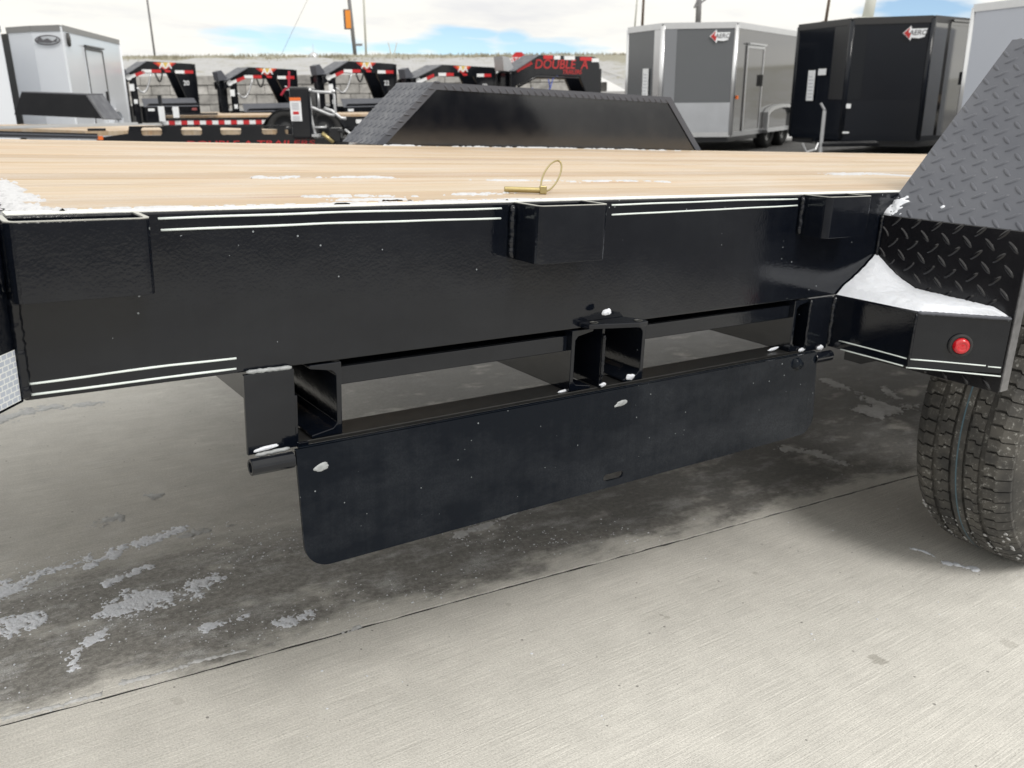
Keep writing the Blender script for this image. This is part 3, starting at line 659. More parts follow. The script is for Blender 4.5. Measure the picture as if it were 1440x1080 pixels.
# step box in front of the fender, with the red marker lamp
X1, YC, ZT, ZL = 1.523, -.178, .688, .583
K = (X1, YC); K2 = (XP - .001, -.2905)
bm = NB(); prism(bm, [(X1, -.001), K, K2, (XP - .001, -.001)], ZL, ZT, 'z'); BX = part('step_box', bm, BLACK, bev=.0018)
n2 = Vector((K2[1] - K[1], -(K2[0] - K[0]), 0)).normalized(); n2 = n2 if n2.y < 0 else -n2
pk = Vector((K[0], K[1], 0)) + n2 * .0004; pf1 = (X1 - .0004, 0, 0)
bm = NB(); weld(bm, (X1 - .001, YC - .001, ZL + .002), (X1 - .001, YC - .001, ZT - .002), .0028, 15); part('weld_bead', bm, BLACK, BX, smooth_=True)
bm = NB(); weld(bm, (X1 + .002, YC - .001, ZT - .001), (K2[0] - .004, K2[1], ZT - .001), .0035, 16); part('weld_bead', bm, SATIN, BX, smooth_=True)
for i, s in enumerate(([(1180, 479.5), (1228, 492), (1275, 504.5)], [(1182, 491), (1228, 503), (1270, 514.5)])): stripe(s, pf1, (-1, 0, 0), seed=20 + i, parent=BX)
for i, s in enumerate(([(1277, 505), (1330, 509), (1386, 514)], [(1389, 516), (1407, 517.5)], [(1274, 517), (1340, 523), (1407, 529)])): stripe(s, pk, n2, seed=30 + i, parent=BX)
mc = onp(1350, 485.5, pk, n2)
bm = NB(); lathe(bm, [(0, .0215), (.004, .0215), (.0062, .019), (.0055, .0150), (.001, .0145)], mc, n2, 32); lamp = part('marker_lamp', bm, RUBBER, BX, smooth_=True)
bm = NB(); lathe(bm, [(.001, .0150), (.0085, .0146), (.0125, .0120), (.0140, .0075), (.0130, .0070), (.0134, .004), (.0136, .0001)], mc, n2, 28); part('lens', bm, REDL, lamp, smooth_=True)
for X in (1.56, 1.60):
    bm = NB(); prism(bm, [(-.02, ZL - .001), (-.12, ZL - .001), (-.06, ZL - .028), (-.02, ZL - .028)], X, X + .006, 'x'); part('gusset', bm, BLACK, BX)
# snow heaped on the step box
bm = NB(); G = {}; nu_, nv_ = 44, 60
for i in range(nu_ + 1):
    for j in range(nv_ + 1):
        a, b = i / nu_, j / nv_                              # a: along x to the panel, b: out from the rail
        yy = -.003 - b * .284
        xf = X1 + .004 if yy > YC else X1 + (yy - YC) / (K2[1] - YC) * (K2[0] - X1) + .006
        xx = xf + (XP - .002 - xf) * a
        corner = max(0, 1 - hypot((XP - xx) / .115, (-yy) / .105))
        h = .012 * min(1, a * 5) + .055 * corner ** 1.5 + .012 * a * max(0, 1 - (-yy) / .27)
        h *= min(1, (xx - xf) / .006 + .12) * min(1, (1 - b) * 9) * (1 if yy < -.004 else 1)
        h += .0016 * noise.noise((xx * 90, yy * 90, 1)) * min(1, h / .006) + .0012 * noise.noise((xx * 260, yy * 260, 2)) * min(1, h / .004)
        G[i, j] = bm.verts.new((xx, yy, ZT + .0012 + max(h, -.0006)))
for i in range(nu_):
    for j in range(nv_): bm.faces.new((G[i, j], G[i + 1, j], G[i + 1, j + 1], G[i, j + 1]))
tag(finish('snow_drift', bm, SNOW, smooth_=True), 'clean white snow heaped on the step box against the tread plate', kind='stuff')
# snow clinging to the lower corner of the sloped tread plate
sn = su.cross(Vector((0, 1, 0))); sn = sn if sn.z > 0 else -sn
def slope_snow(pts, w, hm, seed, label):
    bm = NB(); ps = [onp(x, y, (XS0, 0, ZS0), sn) for x, y in pts]; loc = [((p - Vector((XS0, 0, ZS0))).dot(su), -p.y) for p in ps]
    res = .0028; a0, a1 = min(l[0] for l in loc) - w, max(l[0] for l in loc) + w; b0, b1 = min(l[1] for l in loc) - w, max(l[1] for l in loc) + w
    na, nb = int((a1 - a0) / res) + 2, int((b1 - b0) / res) + 2; H = {}; V = {}
    for i in range(na):
        for j in range(nb):
            a, b = a0 + i * res, b0 + j * res
            d = max(1 - hypot(a - la, b - lb) / w for la, lb in loc)
            f = .9 * noise.noise((a * 55, b * 55, seed)) + .7 * noise.noise((a * 140, b * 140, seed))
            H[i, j] = d * 1.1 + (f - .25) if a > .001 and b > -.004 else -1
    def vt(i, j):
        if (i, j) not in V:
            a, b = a0 + i * res, b0 + j * res; h = hm * max(0, min(1, H[i, j])) ** .6 if H[i, j] > 0 else -.001
            V[i, j] = bm.verts.new(Vector((XS0, -b, ZS0)) + su * a + sn * h)
        return V[i, j]
    for i in range(na - 1):
        for j in range(nb - 1):
            if max(H[i, j], H[i + 1, j], H[i, j + 1], H[i + 1, j + 1]) > 0: bm.faces.new((vt(i, j), vt(i + 1, j), vt(i + 1, j + 1), vt(i, j + 1)))
    tag(finish('snow_patch', bm, SNOW, smooth_=True), label, kind='stuff')
slope_snow([(1262, 290), (1248, 296), (1266, 286)], .022, .004, 3, 'snow clinging to the lower corner of the sloped tread plate')
slope_snow([(1302, 296), (1326, 291)], .004, .002, 5, 'tiny snow flecks on the sloped tread plate')

# far fender
GLOSSY = paint('black enamel', (.006, .007, .010), .1, .015, False); GLOSSY.node_tree.nodes['Principled BSDF'].inputs['IOR'].default_value = 1.95
YF, YF2 = 2.042, 2.335; zf = 1.1235
xs = (1.537, 1.786, 3.052, 3.288)
FF = part('fender', prism(NB(), [(xs[0], ZD + .002), (xs[1], zf), (xs[2], zf), (xs[3], ZD + .002), (xs[3] - .006, ZD + .002), (xs[2] - .002, zf - .004), (xs[1] + .002, zf - .004), (xs[0] + .006, ZD + .002)], YF, YF2, 'y'), SATIN, bev=.001)
bm = NB(); prism(bm, [(xs[0] + .004, ZD - .05), (xs[0] + .004, ZD + .001), (xs[1] + .001, zf - .005), (xs[2] - .001, zf - .005), (xs[3] - .004, ZD + .001), (xs[3] - .004, ZD - .05)], YF + .002, YF + .005, 'y'); part('inner_skirt', bm, GLOSSY, FF)
lw = .027
bm = NB(); prism(bm, [(xs[0], ZD + .002), (xs[1], zf), (xs[2], zf), (xs[3], ZD + .002), (xs[3] - lw * 1.45, ZD + .002), (xs[2] - lw * .42, zf - lw), (xs[1] + lw * .42, zf - lw), (xs[0] + lw * 1.45, ZD + .002)], YF - .0035, YF - .0002, 'y'); part('edge_lip', bm, SATIN, FF)
bm = NB(); su2 = Vector((xs[1] - xs[0], 0, zf - ZD - .002)); L2 = su2.length; su2.normalize()
raised(bm, Vector((xs[0], YF, ZD + .002)), Vector((0, 1, 0)), -su2 * -1, 7, 9, .0425, lambda a, b: .005 < a < .288 and .004 < b < L2 - .004, h=-.0022)
def lipl(O, U, V, n):
    raised(bm, O, U, V, n, 1, .036, lambda a, b: .002 < b < lw - .001 and a > .01, L=.03, w=.009, h=.003)
lipl(Vector((xs[1] + .01, YF - .0035, zf - lw)), Vector((1, 0, 0)), Vector((0, 0, 1)), 34)
v2 = Vector((su2.z, 0, -su2.x)); lipl(Vector((xs[0] + lw * 1.0, YF - .0035, ZD + .002)) + v2 * .0, su2, Vector((-su2.z, 0, su2.x)), 9)
tag(part('tread_lugs', bm, SATIN, FF, smooth_=True), kind='stuff')

# near wheel
wheel = None
def make_wheel(Xc, Yc, Rr=.381, wd=.212):
    w = bpy.data.objects.new('wheel', None); C.objects.link(w); w.parent = T
    def rad(y):                                             # crown of the tread
        k = abs(y) / (wd / 2); return Rr - .004 * k ** 2 - .016 * k ** 7
    bm = NB(); c = Vector((Xc, Yc, Rr)); hw = wd / 2
    ys = [-hw, -.095, -.085, -.06, -.03, 0, .03, .06, .085, .095, hw]
    prof = [(-.070, .215), (-.108, .235), (-.124, .285), (-.121, .325), (-hw - .004, rad(-hw) - .012)] + [(y, rad(y) - .0075) for y in ys] + [(hw + .004, rad(hw) - .012), (.121, .325), (.124, .285), (.108, .235), (.070, .215)]
    lathe(bm, prof, c, (0, 1, 0), 96, True)
    NPT = 78
    def blk(poly, r0, r1):
        A = []; B = []
        for th, y in poly:
            d = Vector((-cos(th), 0, sin(th)))
            A.append(bm.verts.new(c + Vector((0, y, 0)) + d * (rad(y) - r0))); B.append(bm.verts.new(c + Vector((0, y, 0)) + d * (rad(y) - r1)))
        bm.faces.new(B)
        for q in range(len(A)): bm.faces.new((A[q], A[(q + 1) % len(A)], B[(q + 1) % len(A)], B[q]))
    dt = 2 * pi / NPT
    for k in range(NPT):
        t0 = k * dt
        for sgn in (-1, 1):
            g = .055 * dt
            # shoulder block, stepped across its middle
            blk([(t0 + g, sgn * .1085), (t0 + g, sgn * .084), (t0 + g + .22 * dt, sgn * .080), (t0 + g + .2 * dt, sgn * .0605), (t0 + 1.12 * dt - g, sgn * .0585), (t0 + 1.15 * dt - g, sgn * .078), (t0 + dt - g, sgn * .085), (t0 + dt - g, sgn * .1085)], .012, 0)
            # middle rib block with a hooked sipe
            o_ = .4 * dt
            blk([(t0 + o_ + g * 1.2, sgn * .046), (t0 + o_ + g * 1.4, sgn * .036), (t0 + o_ + .3 * dt, sgn * .034), (t0 + o_ + .26 * dt, sgn * .0195), (t0 + o_ + 1.1 * dt, sgn * .0185), (t0 + o_ + 1.22 * dt - g, sgn * .032), (t0 + o_ + dt - g, sgn * .036), (t0 + o_ + dt - g, sgn * .047)], .012, .0004)
        blk([(t0, -.0125), (t0 + dt * .5, -.0118), (t0 + dt, -.0125), (t0 + dt, .0125), (t0 + dt * .5, .0118), (t0, .0125)], .012, .0004)
    finish('tyre', bm, TYRE, w)
    bm = NB()
    lathe(bm, [(-.012, rad(0) + .0001), (-.009, rad(0) + .0001)], c + Vector((0, .0108, 0)), (0, 1, 0), 96); finish('blue_tread_line', bm, simple('blue tread line', (.07, .13, .17), .8), w)
    bm = NB(); lathe(bm, [(-.10, .214), (-.085, .205), (-.06, .19), (-.03, .175), (-.03, .06), (-.04, .0001)], c, (0, 1, 0), 40); lathe(bm, [(.10, .214), (.08, .195), (-.02, .18)], c, (0, 1, 0), 40); finish('rim', bm, BLACKBG, w, smooth_=True)
    return w, c
wheel, wc = make_wheel(2.243, -.135)
w2, _ = make_wheel(3.13, -.135)
# snow stuck to the tread near the ground
rnd = random.Random(11); bm = NB()
for q in range(420):
    th = radians(-rnd.uniform(38, 62)) if rnd.random() < .8 else radians(-rnd.uniform(25, 75))
    y = rnd.uniform(-.1, .104); 
    if noise.noise((y * 22, th * 9, 3)) + rnd.uniform(-.35, .35) < .08: continue
    d = Vector((-cos(th), 0, sin(th))); p = wc + Vector((0, y, 0)) + d * (.379 - .004 * (y / .1) ** 2 - .014 * abs(y / .106) ** 7); r = rnd.uniform(.002, .0065)
    vs = bmesh.ops.create_icosphere(bm, subdivisions=1, radius=r)['verts']
    for v in vs:
        k = 1 + .5 * noise.noise(v.co * 200 + Vector((q, 0, 0))); co = v.co * k; dn_ = d.dot(co); co = co - d * dn_ * .7; v.co = p + co
tag(finish('snow_clods', bm, SLUSH, smooth_=True), 'dirty snow packed in the tyre tread near the ground', kind='stuff')

# snow on the deck
dz = lambda x, y: .8886
def dp(x, y): p = on(x, y, 2, .888); return (p.x, p.y)
def dst(pts, w): return [(dp(*a), dp(*b), w) for a, b in zip(pts, pts[1:])]
snow_field('deck_snow', dst([(12, 272), (18, 284), (32, 292)], .02) + dst([(30, 292), (85, 295)], .007) + dst([(4, 252), (12, 272)], .016), .003, .0028, 21, 'powder snow in the left corner of the timber deck', m=FROSTY, zf=dz, rough=1.9)
snow_field('deck_snow', dst([(40, 295), (160, 293), (300, 290), (480, 286), (640, 282), (760, 279.5)], .004), .0010, .0025, 22, 'line of frost along the near edge of the timber deck', m=FROSTY, zf=dz, rough=2.4, fscale=45)
snow_field('deck_snow', dst([(365, 250), (392, 251), (425, 249)], .016) + dst([(450, 250), (520, 249), (572, 252)], .012), .002, .004, 23, 'streaks of snow along the third board of the deck', m=FROSTY, zf=dz, rough=2.5, fscale=30)
snow_field('deck_snow', dst([(436, 277), (510, 275), (590, 276)], .010) + dst([(470, 282), (560, 281)], .009) + dst([(625, 274), (680, 272), (720, 271)], .011), .0016, .0035, 24, 'powder snow near the steel edge of the deck', m=FROSTY, zf=dz, rough=2.6, fscale=34)
snow_field('deck_snow', dst([(650, 253), (720, 254), (800, 255), (900, 254), (940, 256)], .010) + dst([(1180, 246), (1230, 244), (1275, 247)], .03), .0018, .004, 25, 'snow streak behind the hitch pin on the deck', m=FROSTY, zf=dz, rough=2.5, fscale=30)
snow_field('deck_snow', dst([(540, 205), (700, 207.5), (800, 209), (980, 213)], .010), .005, .006, 26, 'thin snow line at the foot of the far fender', m=FROSTY, zf=dz, rough=1.8, fscale=20)

# hitch pin with its spring ring
hp = empty('hitch_pin', 'yellow zinc hitch pin with a wire ring lying on the timber deck', 'hitch pin', loc=on(757, 267, 2, .888))
hp.location.z = .888
e0 = on(709, 266, 2, .8935) - hp.location; e1 = on(760, 267.5, 2, .8935) - hp.location
ax = (e1 - e0).normalized()
bm = NB(); tube(bm, [e0, e0 + ax * .001, e1], .0046, 16, rfun=lambda i: .85 if i == 0 else 1); finish('pin_shank', bm, YZINC, hp, smooth_=False, bev=.0005)
bm = NB(); box(bm, -.0055, .0055, -.006, .006, 0, .0125); bm.transform(Matrix.Translation(e1 + ax * .004 - Vector((0, 0, .0055))) @ Matrix.Rotation(atan2(ax.y, ax.x), 4, 'Z')); finish('pin_head', bm, YZINC, hp, bev=.0012)
rc_ = e1 + ax * .004; tdir = (onp(787, 227, (0, hp.location.y, 0), Vector((0, 1, 0))) - hp.location - rc_)
hl = tdir.length / 2; tu = tdir.normalized(); sv = (ax * .75 + Vector((0, .55, 0))); sv = (sv - tu * sv.dot(tu)).normalized()
bm = NB(); tube(bm, [rc_ + tu * (hl - hl * cos(t)) + sv * (.0125 * sin(t)) for t in [2 * pi * i / 48 for i in range(48)]], .00155, 8, closed=True); finish('wire_ring', bm, YZINC, hp, smooth_=True)
# ------------------------------------------------------------------ the yard behind
def lw(u, w, z=0): return ML @ Vector((u, w, z))
def LE(name, label, cat, u, w, yaw=0, group=None):
    return empty(name, label, cat, group, mw=ML @ Matrix.Translation((u, w, 0)) @ Matrix.Rotation(yaw, 4, 'Z'))
def LU(px, w): return lot(px, 130, w).x
def LZ(px, py, w): return lot(px, py, w).z
def proj_x(u, w, z=1):
    q = R.transposed() @ (lw(u, w, z) - CAM); return 720 + FPX * q.x / q.z

# retaining wall of concrete blocks
WW = 45.0
wu0, wu1 = LU(120, WW), LU(856, WW)
wall = LE('block_wall', 'long retaining wall of grey concrete blocks below the snowy bank', 'wall', 0, WW)
BWD, BHT = .93, .45; ztop = LZ(500, 104, WW)
bm = NB(); box(bm, 0, BWD - .02, 0, .6, 0, BHT - .018); bmesh.ops.bevel(bm, geom=list(bm.edges), offset=.02, segments=1, affect='EDGES')
bmesh.ops.recalc_face_normals(bm, faces=bm.faces); bme = bpy.data.meshes.new('block'); bm.to_mesh(bme); bm.free(); bme.materials.append(BLOCK)
nb = int((wu1 - wu0) / BWD)
for r_ in range(5):
    for i in range(nb):
        o = bpy.data.objects.new('block', bme); C.objects.link(o); o.parent = wall
        o.location = (wu0 + i * BWD + (BWD / 2 if r_ % 2 else 0), random.uniform(-.03, .03) + r_ * .03, ztop - (r_ + 1) * BHT); 
bm = NB(); box(bm, wu0 + .2, wu1 - .6, .35, .8, ztop - 5 * BHT - .3, ztop - .05); finish('backing', bm, BLOCK, wall)

# snowy bank
bm = NB(); uu = [-160, -90, -60] + [-45 + i * .9 for i in range(95)] + [45, 60, 90, 160]; tt = [i / 26 for i in range(27)]
ztop_h = LZ(500, 77.5, 58)
lay = bm.verts.layers.float.new('grassy'); rows = []
for u in uu:
    row = []
    toe = WW + .55 - 25 * smooth(wu1 - .5, wu1 + .6, u); zt = (ztop - .06) * (1 - smooth(wu1 - .5, wu1 + .6, u)) - .05 * smooth(wu1 - .5, wu1 + .6, u)
    for k in tt:
        w = toe + (58 - toe) * min(1, k / .8); e = min(1, k / .8)
        if k > .8: w = 58 + (k - .8) / .2 * 70
        z = zt + (ztop_h - zt) * (e ** 1.1) + (.18 * noise.noise((u * .5, w * .5, 0)) + .09 * noise.noise((u * 1.7, w * 1.7, 4))) * min(1, e * 4)
        z += -.0035 * (u + 8)                       # the crest is level for the eye
        v = bm.verts.new(lw(u, w, z)); v[lay] = .55 * smooth(.72, .98, e) + .12 * smooth(wu1 - 1, wu1 + 2, u) - .12; row.append(v)
    rows.append(row)
for A, B in zip(rows, rows[1:]):
    for i in range(len(A) - 1): bm.faces.new((A[i], B[i], B[i + 1], A[i + 1]))
o = finish('hill_bank', bm, HILL, smooth_=True); tag(o, 'long snowy bank with dry grass along its crest', kind='structure')
# dry grass along the crest
rnd = random.Random(5); bm = NB()
for _ in range(5200):
    u = rnd.uniform(-26, 26); w = 58 - abs(rnd.gauss(0, 1.4)); h = rnd.uniform(.05, .22) * (1 + .6 * noise.noise((u * .4, w, 2)))
    z = ztop_h - (58 - w) * .13 - .0035 * (u + 8) - .05; a = rnd.uniform(-.12, .12)
    p = [lw(u - .035, w, z), lw(u + .035, w, z), lw(u + a, w + rnd.uniform(-.1, .1), z + h)]
    bm.faces.new([bm.verts.new(q) for q in p])
tag(finish('dry_grass', bm, simple('dry grass', (.27, .25, .19), .9, var=.4, scale=1.5)), 'dry grass stubble along the crest of the snowy bank', kind='stuff')
# ploughed snow behind the cargo trailers
bm = NB(); rows = []
for i in range(80):
    u = 2 + i * .22; row = []
    for j in range(16):
        w = 21.4 + j * .22; e = sin(pi * j / 15)
        row.append(bm.verts.new(lw(u, w, -.05 + e * (.33 + .25 * noise.noise((u * .8, w * .8, 1)) + .1 * noise.noise((u * 3, w * 3, 2))))))
    rows.append(row)
for A, B in zip(rows, rows[1:]):
    for i in range(15): bm.faces.new((A[i], B[i], B[i + 1], A[i + 1]))
tag(finish('ploughed_snow', bm, SLUSH, smooth_=True), 'low bank of ploughed snow behind the cargo trailers', kind='stuff')

def wheel_at(parent, c, axis, r=.36, wd=.22, white=False):
    w = bpy.data.objects.new('wheel', None); C.objects.link(w); w.parent = parent
    axis = Vector(axis).normalized(); h = wd / 2
    bm = NB(); lathe(bm, [(-h * .7, r * .6), (-h, r * .68), (-h, r * .9), (-h * .7, r), (h * .7, r), (h, r * .9), (h, r * .68), (h * .7, r * .6)], c, axis, 28, True); finish('tyre', bm, RUBBER, w, smooth_=True)
    bm = NB(); lathe(bm, [(-h * .75, r * .62), (-h * .5, r * .5), (-h * .2, r * .2), (-h * .9, r * .17), (-h * .9, .001)], c, axis, 20); lathe(bm, [(h * .75, r * .62), (h * .5, r * .5), (h * .2, r * .2), (h * .9, r * .17), (h * .9, .001)], c, axis, 20)
    finish('rim', bm, GALV if white else BLACKBG, w, smooth_=True); return w

def enclosed(label, cor, z0, z1, length, sdir, body, sidebody, trim, group='enclosed cargo trailers', guard=.55, gmat=None, door=None, wheels=(), band=None, toptrim=None, logo=None, jack=False, wpx=None):
    """cor: left corner, nose, right corner in lot coordinates; sdir points back along the side walls"""
    Lc, Ap, Rc = [Vector((c[0], c[1], 0)) for c in cor]; mid = (Lc + Rc) / 2; s = Vector((sdir[0], sdir[1], 0)).normalized()
    T_ = LE('cargo_trailer', label, 'cargo trailer', mid.x, mid.y, 0, group)
    Lc, Ap, Rc = Lc - mid, Ap - mid, Rc - mid; Bl, Br = Lc + s * length, Rc + s * length
    cen = mid * 0 + s * length / 2
    Zv = Vector((0, 0, 1))
    def face(nm, a, b, za, zb, m, off=0.0, ta=0, tb=1, th=.02, parent=T_):
        d = b - a; n = Vector((d.y, -d.x, 0)).normalized(); 
        if n.dot((a + b) / 2 - cen) < 0: n = -n
        p, q = a + d * ta + n * off, a + d * tb + n * off
        q4 = [p + Zv * za, q + Zv * za, q + Zv * zb, p + Zv * zb]
        nn = (q4[1] - q4[0]).cross(q4[3] - q4[0]).normalized(); t_ = th if nn.dot(n) > 0 else -th
        return finish(nm, slab(NB(), q4, t_), m, parent), n
    face('front_panel', Lc, Ap, z0, z1, body); face('front_panel', Ap, Rc, z0, z1, body)
    side, ns = face('side_panel', Rc, Br, z0, z1, sidebody); face('side_panel', Lc, Bl, z0, z1, sidebody); face('rear_panel', Bl, Br, z0, z1, sidebody)
    rt = NB(); prism(rt, [(p.x, p.y) for p in (Lc, Ap, Rc, Br, Bl)], z1 - .01, z1 + .02, 'z'); finish('roof', rt, toptrim or trim, T_)
    bm = NB(); prism(bm, [(p.x * .96, p.y) for p in (Lc, Ap, Rc, Br, Bl)], z0 - .12, z0 - .004, 'z'); finish('chassis', bm, BLACKBG, T_)
    for p in ((Lc, Ap, Rc, Br) if guard else (Br,)):
        bm = NB(); cyl(bm, p + Zv * z0, p + Zv * (z1 - .02), .045, 10); finish('corner_trim', bm, trim, T_, smooth_=True)
    for a, b in ((Lc, Ap), (Ap, Rc), (Rc, Br)):
        face('top_trim', a, b, z1 - .075, z1 + .025, toptrim or trim, .021, 0, 1, .012); face('bottom_trim', a, b, z0 - .03, z0 + .05, trim, .021, 0, 1, .012)
    if guard:
        for a, b in ((Lc, Ap), (Ap, Rc)): face('stone_guard', a, b, z0 + .051, z0 + guard, gmat or ALUD, .021, .02, .98, .006)
    if band:
        for (i, ta, tb, m) in band:
            a, b = ((Lc, Ap), (Ap, Rc))[i]; face('vertical_trim', a, b, z0 + guard + .01 if guard else z0 + .05, z1 - .08, m, .021, ta, tb, .008)
    if door:
        ta, tb, dz0, dz1, fm = door; Ld = length
        a, b = Rc + s * ta, Rc + s * tb; fr = bpy.data.objects.new('door', None); C.objects.link(fr); fr.parent = T_
        face('door_leaf', a, b, z0 + dz0, z0 + dz1, sidebody, .021, 0, 1, .012, fr)
        w_ = .045 / (tb - ta)
        for (x0, x1, y0, y1) in ((0, w_, z0 + dz0, z0 + dz1), (1 - w_, 1, z0 + dz0, z0 + dz1), (w_, 1 - w_, z0 + dz1 - .045, z0 + dz1), (w_, 1 - w_, z0 + dz0, z0 + dz0 + .04)):
            face('door_frame', a, b, y0, y1, fm, .034, x0, x1, .012, fr)
        hp_ = a + (b - a) * .86 + ns * .05; bm = NB(); box(bm, -.03, .03, -.03, .03, z0 + .82, z0 + 1.02); bm.transform(Matrix.Translation(hp_)); finish('handle', bm, RUBBER, fr)
        bm = NB(); v_ = a + ns * .034 - s * .0; slab(bm, [v_ + Zv * (z0 + dz1 + .01), v_ + (b - a) + Zv * (z0 + dz1 + .01), v_ + (b - a) + Zv * (z0 + dz1 + .04), v_ + Zv * (z0 + dz1 + .04)], .05 if (b - a).cross(Zv).dot(ns) > 0 else -.05); finish('drip_cap', bm, fm, fr)
    for t in wheels:
        wheel_at(T_, Rc + s * t - ns * .10 + Zv * .36, ns); wheel_at(T_, Lc + s * t + ns * .10 + Zv * .36, ns)
    if wheels:
        t0 = min(wheels) - .48; t1 = max(wheels) + .48; bm = NB(); pts = []
        for k in range(13):
            a_ = pi - pi * k / 12; mid_t = (t0 + t1) / 2; hw = (t1 - t0) / 2
            e = max(-1, min(1, cos(a_) * 1.25)); pts.append((mid_t + hw * e, .36 + (.46 * sin(a_) ** .5 if sin(a_) > 0 else 0)))
        outer = pts; inner = [(mid_t + (x - mid_t) * .93, max(.3, z - .06)) for x, z in pts]
        poly = [Rc + s * x + Zv * z for x, z in outer] + [Rc + s * x + Zv * z for x, z in inner[::-1]]
        A = [bm.verts.new(p + ns * .03) for p in poly]; B = [bm.verts.new(p + ns * .13) for p in poly]; n_ = len(poly); k_ = n_ // 2
        for i in range(k_ - 1):
            for Q in (A, B): bm.faces.new((Q[i], Q[i + 1], Q[n_ - 2 - i], Q[n_ - 1 - i]))
        for i in range(n_): bm.faces.new((A[i], A[(i + 1) % n_], B[(i + 1) % n_], B[i]))
        finish('wheel_arch', bm, trim, T_)
    return dict(T=T_, L=Lc, A=Ap, R=Rc, s=s, ns=ns, mid=mid, face=face, z0=z0, z1=z1)
def on_face(E, a, b, t, z, off=.045):
    d = (b - a); n = Vector((d.y, -d.x, 0)).normalized()
    if n.dot((a + b) / 2 - E['s'] * 2) < 0: n = -n
    x = d.normalized();
    if x.cross(Vector((0, 0, 1))).dot(n) < 0: x = -x
    return frame3(a + d * t + n * off + Vector((0, 0, z)), x, (0, 0, 1))
def aero_logo(E, a, b, t, z, sc=1.0):
    M = on_face(E, a, b, t, z)
    g = bpy.data.objects.new('logo', None); C.objects.link(g); g.parent = E['T']
    def flat(nm, pts, m, zo):
        bm = NB(); prism(bm, [(x * sc, y * sc) for x, y in pts], zo, zo + .003, 'z'); bm.transform(M); finish(nm, bm, m, g)
    flat('logo_outline', [(-.36, 0), (-.14, .21), (-.12, .12), (.33, .12), (.27, -.12), (.12, -.16), (-.10, -.14), (-.12, -.22)], WPAPER, 0)
    flat('logo_arrow', [(-.33, 0), (-.165, .16), (-.20, .02), (-.13, -.02), (-.16, -.17)], REDT, .004)
    text('logo_text', 'AERO', .2 * sc, GREYP, M @ Matrix.Translation((.07 * sc, 0, .005)), g, .001, .2)

# charcoal cargo trailer
w1 = 16.2; Rc = (LU(1030, w1), w1); Lc = (LU(882, 17.4), 17.4); s1_ = Vector((LU(1112, 19.0) - Rc[0], 19.0 - w1)).normalized()
mid_ = ((Rc[0] + Lc[0]) / 2, (Rc[1] + Lc[1]) / 2); Apx = (LU(929, 16.3), 16.3)
z1_ = LZ(1030, 33, w1); z0_ = LZ(1022, 190, w1)
def side_t(Rc, s, px, z=.4):
    lo, hi = 0, 9
    for _ in range(40):
        m = (lo + hi) / 2
        if proj_x(Rc[0] + s.x * m, Rc[1] + s.y * m, z) < px: lo = m
        else: hi = m
    return lo
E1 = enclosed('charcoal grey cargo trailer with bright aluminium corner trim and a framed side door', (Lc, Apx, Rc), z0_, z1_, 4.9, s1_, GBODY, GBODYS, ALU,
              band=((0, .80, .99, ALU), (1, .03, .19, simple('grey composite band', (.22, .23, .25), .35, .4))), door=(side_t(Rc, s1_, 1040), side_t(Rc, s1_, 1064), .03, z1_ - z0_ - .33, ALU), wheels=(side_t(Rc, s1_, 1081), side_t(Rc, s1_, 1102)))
aero_logo(E1, E1['A'], E1['R'], .78, z1_ - .20, .5)
def papers(E, a, b, t, z, seed, label=True):
    M = on_face(E, a, b, t, z, .05); bm = NB(); box(bm, -.10, .10, -.27, .22, 0, .004); bm.transform(M); o = finish('paper_sheet', bm, WPAPER, E['T'])
    bm = NB()
    for k in range(7): box(bm, -.075, random.uniform(.02, .08), -.22 + k * .055, -.205 + k * .055, .0045, .0055)
    bm.transform(M); finish('print', bm, simple('paper print', (.45, .47, .52), .7), o); return M
papers(E1, E1['L'], E1['A'], .62, LZ(905, 115, 17), 1)
bm = NB(); box(bm, -.03, .03, -.03, .03, 0, .03); bm.transform(on_face(E1, E1['R'], E1['R'] + E1['s'] * 4, .03, LZ(1028, 137, w1), .03)); finish('marker_lamp', bm, ORANGE, E1['T'])

# black cargo trailer
w2_ = 14.6; Rc = (LU(1299, w2_), w2_); Lc = (LU(1117, 16.4), 16.4); Apx = (LU(1189, 15.0), 15.0)
s2_ = Vector((Rc[1] - Lc[1], -(Rc[0] - Lc[0]))); s2_ = s2_ if s2_.y > 0 else -s2_; s2_.normalize()
z1b = LZ(1305, 24, w2_); z0b = LZ(1280, 196, w2_)
E2 = enclosed('glossy black cargo trailer with a dark nose and a white price sheet', (Lc, Apx, Rc), z0b, z1b, 5.2, s2_, KBODY, KSIDE, KBODY, guard=.6, gmat=simple('black lower guard', (.007, .009, .014), .2, spec=.3), toptrim=simple('black satin trim', (.03, .03, .032), .4),
              band=((0, .72, .99, simple('black satin band', (.022, .023, .026), .35)), (1, .02, .2, simple('black satin band', (.008, .01, .014), .22, spec=.3))), door=(.5, 1.25, .04, 1.75, KSIDE), wheels=(2.9, 3.75))
aero_logo(E2, E2['A'], E2['R'], .80, z1b - .22, .5)
papers(E2, E2['L'], E2['A'], .38, LZ(1148, 118, 15.5), 2)
M = on_face(E2, E2['L'], E2['A'], .58, LZ(1160, 101, 15.5), .05); bm = NB(); box(bm, -.11, .11, -.05, .05, 0, .004); bm.transform(M); finish('paper_sheet', bm, WPAPER, E2['T'])
for (px, py, hw, hh) in ((1192, 149, .035, .035), (1196, 186, .05, .014)):
    M = on_face(E2, E2['A'], E2['R'], .06, LZ(px, py, 15.0), .05); bm = NB(); box(bm, -hw, hw, -hh, hh, 0, .004); bm.transform(M); finish('sticker', bm, WPAPER, E2['T'])
